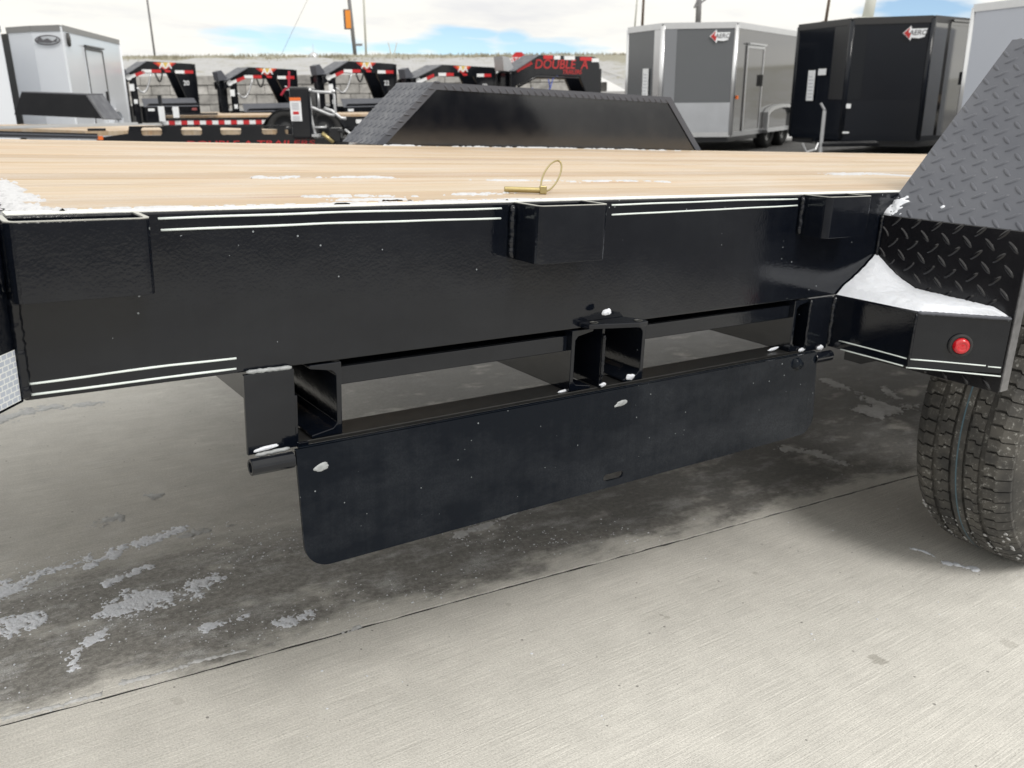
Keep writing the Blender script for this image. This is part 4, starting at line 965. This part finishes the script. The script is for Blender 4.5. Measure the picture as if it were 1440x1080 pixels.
# tongue and jack of the black trailer
An = E2['A']; fwd2 = -E2['s']; jp = An + fwd2 * .55
bm = NB()
for a in (E2['L'] * .5 + E2['A'] * .5, E2['R'] * .5 + E2['A'] * .5): tube(bm, [a + Vector((0, 0, z0b - .07)), jp + Vector((0, 0, z0b - .07))], .045, 6)
finish('tongue', bm, BLACKBG, E2['T'])
bm = NB(); cyl(bm, jp + Vector((0, 0, .02)), jp + Vector((0, 0, z0b + .45)), .03, 10); cyl(bm, jp + Vector((0, 0, .0)), jp + Vector((0, 0, .03)), .09, 12); o = finish('jack_post', bm, GALV, E2['T'], smooth_=False)
bm = NB(); tube(bm, [jp + Vector((0, 0, z0b + .46)), jp + Vector((-.07, 0, z0b + .56))], .02, 8); finish('crank_handle', bm, GALV, o)
bm = NB(); tube(bm, [jp + Vector((-.05, 0, z0b - .05)), jp + Vector((-.10, -.05, .18)), jp + Vector((-.22, 0, .14)), jp + Vector((-.3, 0, z0b - .05))], .018, 6); finish('safety_chain', bm, GALV, E2['T'])

# pale cargo trailer at the right edge
w3 = 13.2; Lc = (LU(1354, w3), w3); Apx = (LU(1452, 12.0), 12.0); Rc = (Lc[0] + 1.35, 11.2)
s3 = Vector((.84, .54)); z1c = LZ(1356, 9, w3); z0c = z1c - 2.12
E3 = enclosed('pale lilac white cargo trailer cut off by the sloped fender at the right', (Lc, Apx, Rc), z0c, z1c, 5, s3, WBODY2, WBODY2, ALU, guard=.62, wheels=(2.8, 3.65))
papers(E3, E3['L'], E3['A'], .74, LZ(1393, 100, 12.6), 3)
M = on_face(E3, E3['L'], E3['A'], .80, LZ(1403, 84, 12.6), .055); bm = NB(); box(bm, -.05, .05, -.03, .03, 0, .004); bm.transform(M); finish('green_tag', bm, GREEN, E3['T'])

# white cargo trailers at the left edge
w4 = 16.4; Rc = (LU(100, w4), w4); Lc = (LU(26, 16.9), 16.9); Apx = (LU(60, 16.55), 16.55); Br_ = (LU(176, 21.0), 21.0); s4 = Vector((Br_[0] - Rc[0], Br_[1] - Rc[1])); L4 = s4.length
z1d = LZ(98, 37, w4); z0d = z1d - 2.1
DK = simple('dark trim', (.035, .035, .034), .4)
E4 = enclosed('white cargo trailer with a framed side door, nearest the gooseneck row', (Lc, Apx, Rc), z0d, z1d, L4, s4.normalized(), WBODY, WBODY, WBODY, guard=0, toptrim=simple('grey roof edge', (.2, .2, .2), .4), door=(side_t(Rc, s4.normalized(), 121, 1.5), side_t(Rc, s4.normalized(), 146, 1.5), .06, 1.82, DK), wheels=(3.0,), group='enclosed cargo trailers')
E4['face']('edge_trim', E4['L'], E4['A'], z0d, z1d - .08, DK, .022, -.28, .04, .01)
M = on_face(E4, E4['A'], E4['R'], .55, z1d - .22, .05); bm = NB()
for k in range(28):
    a0, a1 = 2 * pi * k / 28, 2 * pi * (k + 1) / 28
    slab(bm, [(.27 * cos(a0), .085 * sin(a0), 0), (.27 * cos(a1), .085 * sin(a1), 0), (.24 * cos(a1), .065 * sin(a1), 0), (.24 * cos(a0), .065 * sin(a0), 0)], .004)
prism(bm, [(-.26, -.02), (-.15, .07), (-.10, .0), (.0, .03), (.1, -.02), (.22, .04), (.18, -.03), (.05, -.05), (-.1, -.04)], 0, .004, 'z')
bm.transform(M); finish('oval_logo', bm, GREYP, E4['T'])
M = on_face(E4, E4['R'], E4['R'] + E4['s'] * L4, .05, LZ(104, 55, w4), .03); bm = NB(); lathe(bm, [(0, .09), (.03, .085), (.04, .04), (.04, .001)], (0, 0, 0), (0, 0, 1), 18); bm.transform(M @ Matrix.Diagonal((.9, 1.3, 1, 1))); finish('round_vent', bm, DK, E4['T'])
w5 = 15.2; Rc = (LU(14, w5), w5); z1e = LZ(10, 38, w5)
E5 = enclosed('white cargo trailer cut off by the left edge', ((Rc[0] - 1.9, w5 - .7), (Rc[0] - .75, w5 - .6), Rc), z1e - 1.75, z1e, 3.5, Vector((-.66, .75)), WBODY, WBODY, WBODY, guard=0, toptrim=DK, wheels=(2.2,))

# ---- gooseneck trailers in a row
def sticker(parent, M, w, h, m, nm='reflector'):
    bm = NB(); box(bm, -w / 2, w / 2, -h / 2, h / 2, 0, .004); bm.transform(M); return finish(nm, bm, m, parent)
def emblem(parent, M, sc=1.0):
    g = bpy.data.objects.new('emblem', None); C.objects.link(g); g.parent = parent
    for nm, k, m, z in (('wing_red', 1.0, REDT, 0), ('wing_orange', .72, ORANGE, .004), ('wing_yellow', .45, YELLOW, .008)):
        bm = NB(); prism(bm, [(-.30 * k * sc, .07 * sc), (.30 * k * sc, .07 * sc), (.13 * k * sc, -.05 * k * sc), (0, -.12 * k * sc), (-.13 * k * sc, -.05 * k * sc)], z, z + .003, 'z'); bm.transform(M); finish(nm, bm, m, g)
    text('emblem_text', 'AA', .20 * sc, WPAPER, M @ Matrix.Translation((0, -.01, .016)), g, .003, .1, sx_=1.2)
def gooseneck(u, w, yaw, label, zt, L, second='20', wing=True, hose=True):
    """local +x runs to the coupler; the +y side faces the camera, so +x is to the left there"""
    G_ = LE('gooseneck_trailer', label, 'gooseneck trailer', u, w, yaw, 'black gooseneck trailers in a row')
    zd = .62; YS = .32
    prof = [(0, zd), (0, zt - .05), (.66 * L, zt), (L, zt - .36), (L - .02, zt - .54), (.70 * L, zt - .27), (.26 * L, zt - .28), (.06 * L, zd)]
    for y in (-YS, YS - .06):
        bm = NB(); prism(bm, prof, y, y + .06, 'y'); finish('neck_beam', bm, BLACKBG, G_, bev=.01)
    def FR(x, z, ang=0, off=.003): return Matrix(((-cos(ang), sin(ang), 0, x), (0, 0, 1, YS + off), (sin(ang), cos(ang), 0, z), (0, 0, 0, 1)))
    bm = NB(); slab(bm, [(.67 * L, -.26, zt - .02), (L - .05, -.26, zt - .33), (L - .05, .42, zt - .33), (.67 * L, .42, zt - .02)], .014); finish('neck_cover', bm, SATIN, G_)
    bm = NB(); box(bm, -.07, -.001, -.33, .33, zd, zt - .06); finish('riser', bm, BLACKBG, G_)
    bm = NB(); box(bm, L - .16, L + .03, -.09, .09, zt - 1.1, zt - .3); cyl(bm, (L - .065, 0, zt - 1.3), (L - .065, 0, zt - 1.05), .06, 12); finish('coupler', bm, BLACKBG, G_, bev=.01)
    bm = NB(); prism(bm, [(L - .2, zt - .30), (L + .05, zt - .33), (L + .08, zt - .12), (L - .04, zt - .08)], -.14, .14, 'y'); finish('front_cap', bm, SATIN, G_)
    for x, y in ((.86 * L, -.40), (.86 * L, .24)):
        bm = NB(); box(bm, x - .065, x + .065, y - .065, y + .065, .35, zt - .33); cyl(bm, (x, y, .02), (x, y, .36), .04, 10); box(bm, x - .11, x + .11, y - .11, y + .11, 0, .02); finish('jack_leg', bm, BLACKBG, G_)
    zl = zt - 1.0; bm = NB(); prism(bm, [(.03 * L, .42), (.80 * L, .42), (.80 * L, zl - .06), (.74 * L, zl), (.05 * L, zl), (.03 * L, zl - .03)], -.6, .55, 'y'); tb = finish('tool_box', bm, BLACKBG, G_, bev=.01)
    bm = NB(); slab(bm, [(.03 * L, .57, zl - .08), (.82 * L, .57, zl - .08), (.80 * L, .38, zl + .12), (.05 * L, .38, zl + .12)], .012); finish('lid', bm, SATIN, tb)
    def sticker(x, z, wd, ht, m, nm='reflector', ang=0, y=None, parent=G_):
        bm = NB(); box(bm, -wd / 2, wd / 2, -ht / 2, ht / 2, 0, .004); M = FR(x, z, ang)
        if y is not None: M[1][3] = y
        bm.transform(M); return finish(nm, bm, m, parent)
    for x, m, wd_ in ((.72 * L, WPAPER, .16), (.40 * L, ALU, .10), (.10 * L, FADED, .13)): sticker(x, zl - .15, wd_, .06, m, 'latch_tag', 0, .552, tb)
    for x, z, ang in ((.83 * L, zt - .33, .33), (.60 * L, zt - .235, 0), (.13 * L, zt - .25, 0)):
        d_ = .12
        sticker(x + d_ * cos(ang), z - d_ * sin(ang), .24, .075, WTAPE, 'reflector', ang); sticker(x - d_ * cos(ang), z + d_ * sin(ang), .24, .075, RED, 'reflector', ang)
    sticker(.37 * L, zt - .235, .14, .05, RED)
    bm = NB(); lathe(bm, [(0, .075), (.006, .07), (.006, .001)], (.925 * L, YS + .002, zt - .38), (0, 1, 0), 16); finish('round_decal', bm, WPAPER, G_)
    sticker(.90 * L, zt - .62, .12, .16, WPAPER, 'decal', 0, .31); sticker(.87 * L, zt - .95, .09, .1, WPAPER, 'decal', 0, .31)
    if wing: emblem(G_, FR(.40 * L, zt - .10), 1.0)
    if second: text('size_mark', second, .16, WPAPER, FR(.12 * L, zt - .52), G_, .001)
    if hose:
        for (a, b, sag, m, rr) in (((.84 * L, zt - .62), (.62 * L, zt - .28), .26, GALV, .024), ((.56 * L, zt - .28), (.46 * L, zt - .28), .2, RUBBER, .02)):
            pts = [(a[0] + (b[0] - a[0]) * t, .36, a[1] + (b[1] - a[1]) * t - sag * 4 * t * (1 - t)) for t in [i / 12 for i in range(13)]]
            bm = NB(); tube(bm, pts, rr, 7); finish('hose', bm, m, G_, smooth_=True)
    bm = NB(); box(bm, -5.2, -.08, -.95, .95, zd - .06, zd - .005); finish('timber_deck', bm, WOOD, G_)
    for y in (-1.0, .951):
        bm = NB(); box(bm, -5.2, .02, y, y + .049, zd - .24, zd); finish('side_rail', bm, BLACKBG, G_)
    for x in (-2.4, -3.3):
        wheel_at(G_, (x, -1.14, .36), (0, 1, 0)); wheel_at(G_, (x, 1.14, .36), (0, 1, 0))
    return G_
FADED = simple('faded red tag', (.3, .08, .08), .5)
def gn_place(px_r, py_top, w, label, px_l, **k):
    """neck riser at px_r, coupler at px_l; the length follows from the heading"""
    phi = radians(42); ur = LU(px_r, w); ca, sa = cos(phi), sin(phi)
    lo, hi = 1.0, 8.0
    for _ in range(40):
        m = (lo + hi) / 2
        if proj_x(ur - ca * m, w - sa * m, 1.6) > px_l: lo = m
        else: hi = m
    return gooseneck(ur, w, pi + phi, label, LZ(px_r, py_top, w) + .05, lo, **k)
gn_place(268, 90, 24, 'black gooseneck trailer at the left end of the row, beside the white cargo trailer', 166)
gn_place(408, 98, 24.6, 'black gooseneck trailer with red strap, second from the left in the row', 306)
gn_place(546, 90, 24, 'black gooseneck trailer standing behind the sloped end of the far fender', 444, second='22')
gn_place(684, 95, 24.6, 'black gooseneck trailer mostly hidden by the top of the far fender', 568, hose=False)
# red strap on the second one
bm = NB(); tube(bm, [lw(LU(409, 23.5), 23.5, LZ(409, 100, 23.5)), lw(LU(407, 23.5), 23.5, LZ(407, 122, 23.5)), lw(LU(400, 23.5), 23.5, LZ(400, 127, 23.5)), lw(LU(395, 23.5), 23.5, LZ(395, 134, 23.5))], .028, 6)
tag(finish('ratchet_strap', bm, simple('red strap', (.45, .02, .05), .6)), 'red strap hanging from the gooseneck behind the black jack box', 'strap')
# the gooseneck with red lettering
w6 = 25.0; phi = radians(35); ur = LU(831, w6)
G6 = LE('gooseneck_trailer', 'black gooseneck trailer with large red lettering on its rounded neck', 'gooseneck trailer', ur, w6, pi + phi, 'black gooseneck trailers in a row')
lo, hi = 1., 8.
for _ in range(40):
    m = (lo + hi) / 2
    if proj_x(ur - cos(phi) * m, w6 - sin(phi) * m, 1.8) > 707: lo = m
    else: hi = m
L6 = lo; zt6 = LZ(831, 82, w6) + .03
arc = [(.16 * (1 - cos(a)) * 1.6, zt6 - .3 + .3 * sin(a)) for a in [pi / 2 * k / 8 for k in range(9)]]
prof = [(0, .62)] + arc + [(.70 * L6, zt6 + .02), (L6, zt6 - .42), (L6 - .02, zt6 - 1.2), (L6 - .16, zt6 - 1.2), (L6 - .16, zt6 - .72), (.72 * L6, zt6 - .47), (.24 * L6, zt6 - .5), (.07 * L6, .62)]
for y in (-.36, .28):
    bm = NB(); prism(bm, prof, y, y + .08, 'y'); finish('neck_beam', bm, BLACKBG, G6, bev=.015)
    bm = NB(); tube(bm, [(L6 - .2, y + .09, zt6 - .74), (.73 * L6, y + .09, zt6 - .50), (.26 * L6, y + .09, zt6 - .53)], .035, 8); finish('lower_tube', bm, BLACKBG, G6, smooth_=True)
def F6(x, z, ang=0): return Matrix(((-cos(ang), sin(ang), 0, x), (0, 0, 1, .364), (sin(ang), cos(ang), 0, z), (0, 0, 0, 1)))
text('lettering', 'DOUBLE  A', .31, REDT, F6(.45 * L6, zt6 - .21), G6, .002, .15, sx_=1.1); text('lettering', 'TRAILERS', .15, REDT, F6(.33 * L6, zt6 - .39), G6, .002, .15, sx_=1.0)
for x, z, wd_, m, ang in ((.60 * L6, zt6 - .035, .3, RED, 0), (.50 * L6, zt6 - .04, .2, WTAPE, 0), (.36 * L6, zt6 - .045, .35, WTAPE, 0), (.17 * L6, zt6 - .06, .4, RED, 0), (.06 * L6, zt6 - .09, .24, WTAPE, 0), (.86 * L6, zt6 - .26, .5, RED, .40)):
    bm = NB(); box(bm, -wd_ / 2, wd_ / 2, -.045, .045, 0, .004); bm.transform(F6(x, z, ang)); finish('reflector', bm, m, G6)
bm = NB(); slab(bm, [(.71 * L6, -.28, zt6 + .01), (L6 - .05, -.28, zt6 - .38), (L6 - .05, .45, zt6 - .38), (.71 * L6, .45, zt6 + .01)], .014); finish('neck_cover', bm, SATIN, G6)
bm = NB(); prism(bm, [(L6 - .25, zt6 - .4), (L6 + .1, zt6 - .36), (L6 + .14, zt6 - .02), (L6 - .05, zt6 - .04)], -.2, .2, 'y'); finish('front_cap', bm, GALV, G6)
bm = NB(); box(bm, L6 - .15, L6, -.1, .1, .5, zt6 - .4); finish('coupler', bm, BLACKBG, G6); bm = NB(); cyl(bm, (L6 - .07, 0, .02), (L6 - .07, 0, .499), .05, 10); finish('jack_leg', bm, BLACKBG, G6); bm = NB(); box(bm, -.06, -.001, -.35, .35, .62, zt6 - .3); finish('riser', bm, BLACKBG, G6)
bm = NB(); tube(bm, [(.78 * L6, .38, zt6 - .78), (.68 * L6, .38, zt6 - .88), (.58 * L6, .38, zt6 - .80), (.55 * L6, .38, zt6 - .55), (.50 * L6, .38, zt6 - .49)], .016, 6); tube(bm, [(.58 * L6, .38, zt6 - .80), (.60 * L6, .38, zt6 - .56)], .016, 6); finish('air_hose', bm, BLUE, G6, smooth_=True)
bm = NB(); box(bm, -5, -.07, -1.0, 1.0, .5, .62); finish('flat_deck', bm, BLACKBG, G6)
for x in (-2.4, -3.3): wheel_at(G6, (x, -1.14, .36), (0, 1, 0)); wheel_at(G6, (x, 1.14, .36), (0, 1, 0))

# ---- low flat trailer seen from its side, with red and white tape
wb = 19.0; u0, u1 = LU(222, wb), LU(372, wb); zb = LZ(300, 163, wb); zr = LZ(300, 184, wb)
B_ = LE('flatbed_trailer', 'low black flatbed trailer with red and white tape along its timber deck edge', 'trailer', u0, wb, 0)
uE = LU(545, wb) - u0
bm = NB(); box(bm, 0, uE, 0, .06, zr, zb - .035); box(bm, 0, uE, 1.9, 1.96, zr, zb - .035); finish('side_rail', bm, BLACKBG, B_)
for k in range(8):
    bm = NB(); box(bm, 0, uE, .0 + k * .245, .24 + k * .245, zb - .034, zb + .01); finish('deck_plank', bm, WOOD, B_)
du = (u1 - u0) / 17; z0t, z1t = LZ(300, 175, wb), LZ(300, 169.5, wb)
for k in range(17):
    bm = NB(); box(bm, .02 + k * du, .02 + (k + .98) * du, -.006, -.001, z0t, z1t); finish('tape_white' if k % 2 == 0 else 'tape_red', bm, WTAPE if k % 2 == 0 else RED, B_)
for k, px in enumerate((505, 517)):
    x = LU(px, wb) - u0; bm = NB(); box(bm, x - .1, x + .1, -.006, -.001, z0t, z1t); finish('tape_white' if k == 0 else 'tape_red', bm, WTAPE if k == 0 else RED, B_)
for px in (402, 455):
    x = LU(px, wb) - u0; c_ = (x, -.16, .40); wheel_at(B_, c_, (0, 1, 0), .40, .24)
pts = []
for px, py in ((370, 176), (377, 166), (388, 156), (396, 153), (440, 153), (466, 155), (478, 166), (486, 178)): pts.append((LU(px, wb) - u0, LZ(px, py, wb)))
bm = NB(); k_ = len(pts)
for (y0, y1) in ((-.30, 0),):
    A = [bm.verts.new((x, y0, z)) for x, z in pts]; Bq = [bm.verts.new((x, y1, z)) for x, z in pts]; A2 = [bm.verts.new((x, y0, z - .03)) for x, z in pts]; B2 = [bm.verts.new((x, y1, z - .03)) for x, z in pts]
    for i in range(k_ - 1):
        for P_, Q_ in ((A, Bq), (A2, B2), (A, A2), (Bq, B2)): bm.faces.new((P_[i], P_[i + 1], Q_[i + 1], Q_[i]))
finish('wheel_arch', bm, BLACKBG, B_)
bm = NB(); box(bm, .0, .06, -.05, .0, zb, zb + .42); box(bm, .061, 1.2, -.05, -.01, zb + .02, zb + .06); finish('front_rail', bm, BLACKBG, B_)
for x, z, h in ((.35, .12, .22), (.05, .05, .3)):
    bm = NB(); box(bm, x - .06, x + .06, -.08, -.052, zb - .15 + z, zb - .15 + z + h); finish('decal', bm, WPAPER, B_)
for px in (243, 420):
    pass
# ---- neighbouring trailer: slotted headboard, jack box, fender and timber deck
wa = 8.0
A_ = LE('equipment_trailer', 'black equipment trailer parked behind, with a slotted headboard and tall jack box', 'trailer', LU(300, wa), wa, 0)
ua = lambda px, w=wa: LU(px, w) - LU(300, wa)
def za(py, px=300, w=wa): return LZ(px, py, w)
xl, xr = ua(126), ua(486); zt_, zb_ = za(176.5), za(201)
bm = NB(); cu = bpy.data.curves.new('c', 'CURVE'); cu.dimensions = '2D'; cu.fill_mode = 'BOTH'; cu.extrude = .006
spl([(xl, zb_ + .05), (xl, zb_ - .05), (xr, zb_ - .05), (xr, za(195)), (ua(437), za(195)), (ua(437), za(177)), (ua(175), zt_), (ua(172), za(187))])
for a, b in ((191, 221), (248, 278), (304, 334), (363, 385), (396, 413)):
    x0, x1, y0, y1, r = ua(a), ua(b), za(190), za(178.5), .016
    spl([(x0 + r, y0), (x1 - r, y0), (x1, y0 + r), (x1, y1 - r), (x1 - r, y1), (x0 + r, y1), (x0, y1 - r), (x0, y0 + r)])
oc = bpy.data.objects.new('c', cu); C.objects.link(oc); bpy.context.view_layer.update(); me = bpy.data.meshes.new_from_object(oc); bpy.data.objects.remove(oc); bm.free()
me.transform(Matrix(((1, 0, 0, 0), (0, 0, -1, 0), (0, 1, 0, 0), (0, 0, 0, 1)))); me.materials.clear(); me.materials.append(BLACKBG); o = bpy.data.objects.new('headboard', me); C.objects.link(o); o.parent = A_
text('lettering', 'DOUBLE A TRAILERS', .062, REDT, Matrix(((1, 0, 0, ua(345)), (0, 0, -1, -.008), (0, 1, 0, za(202.2)), (0, 0, 0, 1))), A_, .001, .1, sx_=2.0)
bm = NB(); box(bm, ua(127), ua(136), -.013, -.007, za(195.5), za(190)); finish('side_reflector', bm, ORANGE, A_)
zdk = za(183); 
for k in range(9):                                  # boards run back to the left, away from the headboard
    s_ = Vector((-.80, .60, 0)); d_ = Vector((.9, .1, 0)).normalized()
    p0 = Vector((xl - .1 + k * .2, .02 + .0 * k, 0)); q4 = [p0, p0 + Vector((.196, 0, 0)), p0 + Vector((.196, 0, 0)) + s_ * 3.2, p0 + s_ * 3.2]
    bm = NB(); prism(bm, [(p.x, p.y) for p in q4], zdk - .04, zdk + random.uniform(-.002, .002), 'z'); finish('deck_plank', bm, WOOD, A_)
bm = NB(); tube(bm, [(ua(-90, 7.2), -.8, LZ(-90, 181, 7.2)), (ua(188, 7.6), -.4, LZ(188, 173.5, 7.6))], .012, 4); tube(bm, [(ua(-90, 7.2), -.8, LZ(-90, 183, 7.2)), (ua(218, 7.6), -.4, LZ(218, 174.5, 7.6))], .008, 4); finish('edge_strip', bm, ALU, A_)
for k, (ya, yb) in enumerate(((184, 189), (186.5, 191), (189, 193), (191.5, 195))):
    bm = NB(); tube(bm, [(ua(-60, 7.0), -1.0, LZ(-60, ya, 7.0)), (ua(128, 7.3), -.7, LZ(128, yb, 7.3))], .009, 4); finish('ramp_rib', bm, SATIN if k % 2 else BLACKBG, A_)
bm = NB(); box(bm, ua(118, 7.4), ua(141, 7.4), -.64, -.60, LZ(130, 184, 7.4), LZ(130, 180.5, 7.4)); finish('latch', bm, BLACKBG, A_)
wf_ = 9.4
def fa(px, py, w=wf_): p = lot(px, py, w); return Vector((p.x - LU(300, wa), w - wa, p.z))
fq = [fa(20, 161), fa(30, 130), fa(122, 133.5), fa(145, 167)]
bm = NB(); slab(bm, fq, .02); fe = finish('fender', bm, BLACKBG, A_)
bk = Vector((.16, 1.1, .02)); bm = NB(); slab(bm, [fq[3], fq[2], fa(145, 133, 9.9), fa(172, 168, 9.9)], .01); slab(bm, [fq[1], fq[2], fa(145, 133, 9.9), fa(52, 130, 9.9)], .01); finish('tread_cover', bm, SATIN, fe)
# jack box
bm = NB(); box(bm, ua(408), ua(437), -.05, .20, za(196), za(123)); jb = finish('jack_box', bm, BLACKBG, A_, bev=.02)
bm = NB(); box(bm, ua(408.5), ua(424), -.054, -.0505, za(171), za(138)); lb = finish('warning_label', bm, WPAPER, jb)
bm = NB(); box(bm, ua(408.5), ua(424), -.0575, -.0545, za(142.5), za(138)); finish('orange_band', bm, ORANGE, lb)
bm = NB()
for k in range(4): box(bm, ua(411), ua(421), -.0575, -.0545, za(146.5 + k * 2.6), za(145.4 + k * 2.6))
for k in range(3): box(bm, ua(411), ua(421), -.0575, -.0545, za(165 + k * 2.2), za(164.2 + k * 2.2))
finish('grey_print', bm, simple('grey print', (.45, .46, .5), .6), lb)
bm = NB(); box(bm, ua(412), ua(420), -.0575, -.0545, za(161.5), za(157.5)); finish('red_print', bm, RED, lb)
def tb_(pts, r, nm, m, w=wa, dy=-.02): 
    bm = NB(); tube(bm, [(ua(x, w), w - wa + dy, za(y, x, w)) for x, y in pts], r, 8); return finish(nm, bm, m, A_, smooth_=True)
tb_([(432, 128), (452, 129.5), (468, 130), (470, 133), (470.5, 158), (468, 162), (462, 161), (440, 152), (432, 149)], .013, 'rack_tube', GALV)
tb_([(434, 127), (436, 150), (435, 160), (437, 175), (440, 190)], .014, 'rack_tube', GALV); tb_([(448, 129), (448, 152)], .011, 'rack_tube', GALV); tb_([(455, 152), (466, 156), (478, 166), (485, 166.5)], .014, 'rack_tube', GALV); tb_([(436, 179), (456, 179)], .009, 'rack_tube', GALV); tb_([(482, 182), (492, 190), (499, 197)], .012, 'rack_tube', GALV)
tb_([(451, 187), (458, 193), (466, 200)], .018, 'wrench_handle', YZINC, dy=-.06)
for px, py in ((470, 130), (437, 128)):
    bm = NB(); bmesh.ops.create_icosphere(bm, subdivisions=2, radius=.018); bm.transform(Matrix.Translation((ua(px), -.03, za(py)))); finish('tube_end', bm, ALU, A_, smooth_=True)
bm = NB(); box(bm, ua(461), ua(476), -.04, .06, za(201), za(181)); box(bm, ua(473), ua(480), -.06, -.041, za(187), za(183.5)); finish('coupler_block', bm, BLACKBG, A_, bev=.006)
bm = NB(); box(bm, ua(436), ua(446), -.06, .02, za(193), za(189.5)); finish('jack_plate', bm, GALV, A_)
bm = NB(); box(bm, xl, xr, .6, .7, zb_ - .3, zb_ - .1); box(bm, xl + .1, xl + .2, -.01, 1.5, zb_ - .25, zb_ - .06); box(bm, xr - .2, xr - .1, -.01, 1.5, zb_ - .25, zb_ - .06); finish('under_frame', bm, BLACKBG, A_)
for x in (xl + .3, xr - .5): wheel_at(A_, (x, 1.2, .33), (1, 0, 0), .33)

# ---- poles, signs, small far things
def pole(px0, py0, px1, py1, w, rad, label, m, cat='pole', name='light_pole', group=None):
    """foot pixel low, top above the frame"""
    a = lot(px1, py1, w); b = lot(px0, py0, w); d = (b - a); top = b + d * .6; foot = a - d * .12
    o = LE(name, label, cat, foot.x, w, 0, group); f = Vector((foot.x, w, 0))
    bm = NB(); tube(bm, [foot - f, b - f, top - f], rad, 10, rfun=lambda i: (1.08, 1, .9)[i]); finish('shaft', bm, m, o, smooth_=True)
    bm = NB(); box(bm, -rad * 2.4, rad * 2.4, -rad * 2.4, rad * 2.4, foot.z - .02, foot.z + .06); bm.transform(Matrix.Translation((0, 0, 0))); finish('base', bm, m, o)
    return o, f
pole(207, 0, 217.5, 77, 60, .06, 'thin dark pole leaning slightly above the white cargo trailer', GREYPOLE)
po, pf = pole(491, 0, 499.5, 79, 60, .115, 'grey pole carrying an amber panel and a short side arm', GREYPOLE, name='signal_pole')
c0 = lot(489.5, 27, 60) - pf
bm = NB(); box(bm, -.27, .20, -.1, .1, -.60, .58); bm.transform(Matrix.Translation(c0)); o = finish('signal_box', bm, GREYP, po)
bm = NB(); box(bm, -.14, .19, -.13, -.101, -.54, .52); bm.transform(Matrix.Translation(c0)); finish('amber_panel', bm, AMBER, o)
c1 = lot(505, 63, 60) - pf; bm = NB(); box(bm, -.32, .2, -.06, .06, -.07, .07); bm.transform(Matrix.Translation(c1)); finish('side_arm', bm, GREYPOLE, po)
pole(511.5, 0, 515, 79, 70, .075, 'thin pale pole right of the amber signal', PALEPOLE, name='flag_pole')
pole(896, 0, 892.5, 40, 60, .05, 'thin pale pole above the left corner of the charcoal trailer', PALEPOLE, name='flag_pole')
pole(905, 0, 903, 40, 55, .075, 'brown pole rising behind the charcoal trailer', BROWN)
pg, gf = pole(983, 0, 981.5, 36, 55, .16, 'grey gantry pole with a lattice arm above the charcoal trailer', GREYPOLE, name='gantry_pole')
def lp(x, y, w=54.9): return lot(x, y, w) - gf
ends = [(976, 11), (1006, -12)]; off = Vector((0, 0, .36)); A0_, B0_ = lp(*ends[0]), lp(1024, -24)
bm = NB(); tube(bm, [A0_, B0_], .05, 6); tube(bm, [A0_ + Vector((.25, 0, .55)), B0_ + off * 1.4], .05, 6); tube(bm, [A0_, A0_ + Vector((.25, 0, .55))], .05, 6)
for k in range(7):
    a = A0_.lerp(B0_, k / 7); b = (A0_ + Vector((.25, 0, .55))).lerp(B0_ + off * 1.4, (k + .6) / 7.2); c_ = A0_.lerp(B0_, (k + 1) / 7); tube(bm, [a, b], .03, 5); tube(bm, [b, c_], .03, 5)
finish('lattice_arm', bm, GREYPOLE, pg)
pole(1166, 0, 1161.5, 28, 50, .075, 'brown pole rising behind the black cargo trailer', BROWN)
pole(1225, 0, 1220, 24, 45, .24, 'thick pale grey pole behind the black cargo trailer', PALEPOLE)
# forked marker posts on the crest
vp = lot(552, 79, 57); V_ = LE('forked_post', 'pale forked post standing on the crest of the bank', 'post', vp.x, 57)
for px in (546, 558):
    t_ = lot(px, 60, 57) - Vector((vp.x, 57, 0)); f_ = Vector((0, 0, vp.z - .25)); bm = NB(); tube(bm, [f_, t_], .035, 6); finish('prong', bm, PALEPOLE, V_)
dm = lot(441, 78, 57); D_ = LE('ventilator_dome', 'small grey dome with a spike on the crest of the bank', 'dome', dm.x, 57)
bm = NB(); lathe(bm, [(-.2, .3), (.0, .27), (.1, .22), (.17, .13), (.2, .001)], (0, 0, dm.z), (0, 0, 1), 20); finish('dome', bm, GALV, D_, smooth_=True)
bm = NB(); cyl(bm, (0, 0, dm.z + .19), (0, 0, dm.z + .65), .012, 6); finish('spike', bm, GALV, D_)
# stop sign
ws = 30.0; sp_ = lot(729.5, 78, ws); ST = LE('stop_sign', 'red octagonal stop sign showing above the lettered gooseneck', 'stop sign', sp_.x, ws)
ro = .25
bm = NB(); prism(bm, [(ro * cos(pi / 8 + k * pi / 4), sp_.z - .13 + ro * sin(pi / 8 + k * pi / 4)) for k in range(8)], -.01, 0, 'y'); finish('sign_plate', bm, RED, ST)
text('lettering', 'STOP', .2, WPAPER, Matrix(((1, 0, 0, 0), (0, 0, -1, -.013), (0, 1, 0, sp_.z - .13), (0, 0, 0, 1))), ST, .001)
bm = NB(); cyl(bm, (0, .03, 0), (0, .03, sp_.z), .03, 8); finish('post', bm, GALV, ST)
# thin guy wire against the sky
bm = NB(); a, b = lot(395, 78, 58), lot(436, -8, 58); u_ = b - a
tube(bm, [ML @ a, ML @ (a + u_ * 1.5)], .012, 5); tag(finish('guy_wire', bm, GREYPOLE), 'faint slanting wire against the sky left of the amber signal', 'wire')
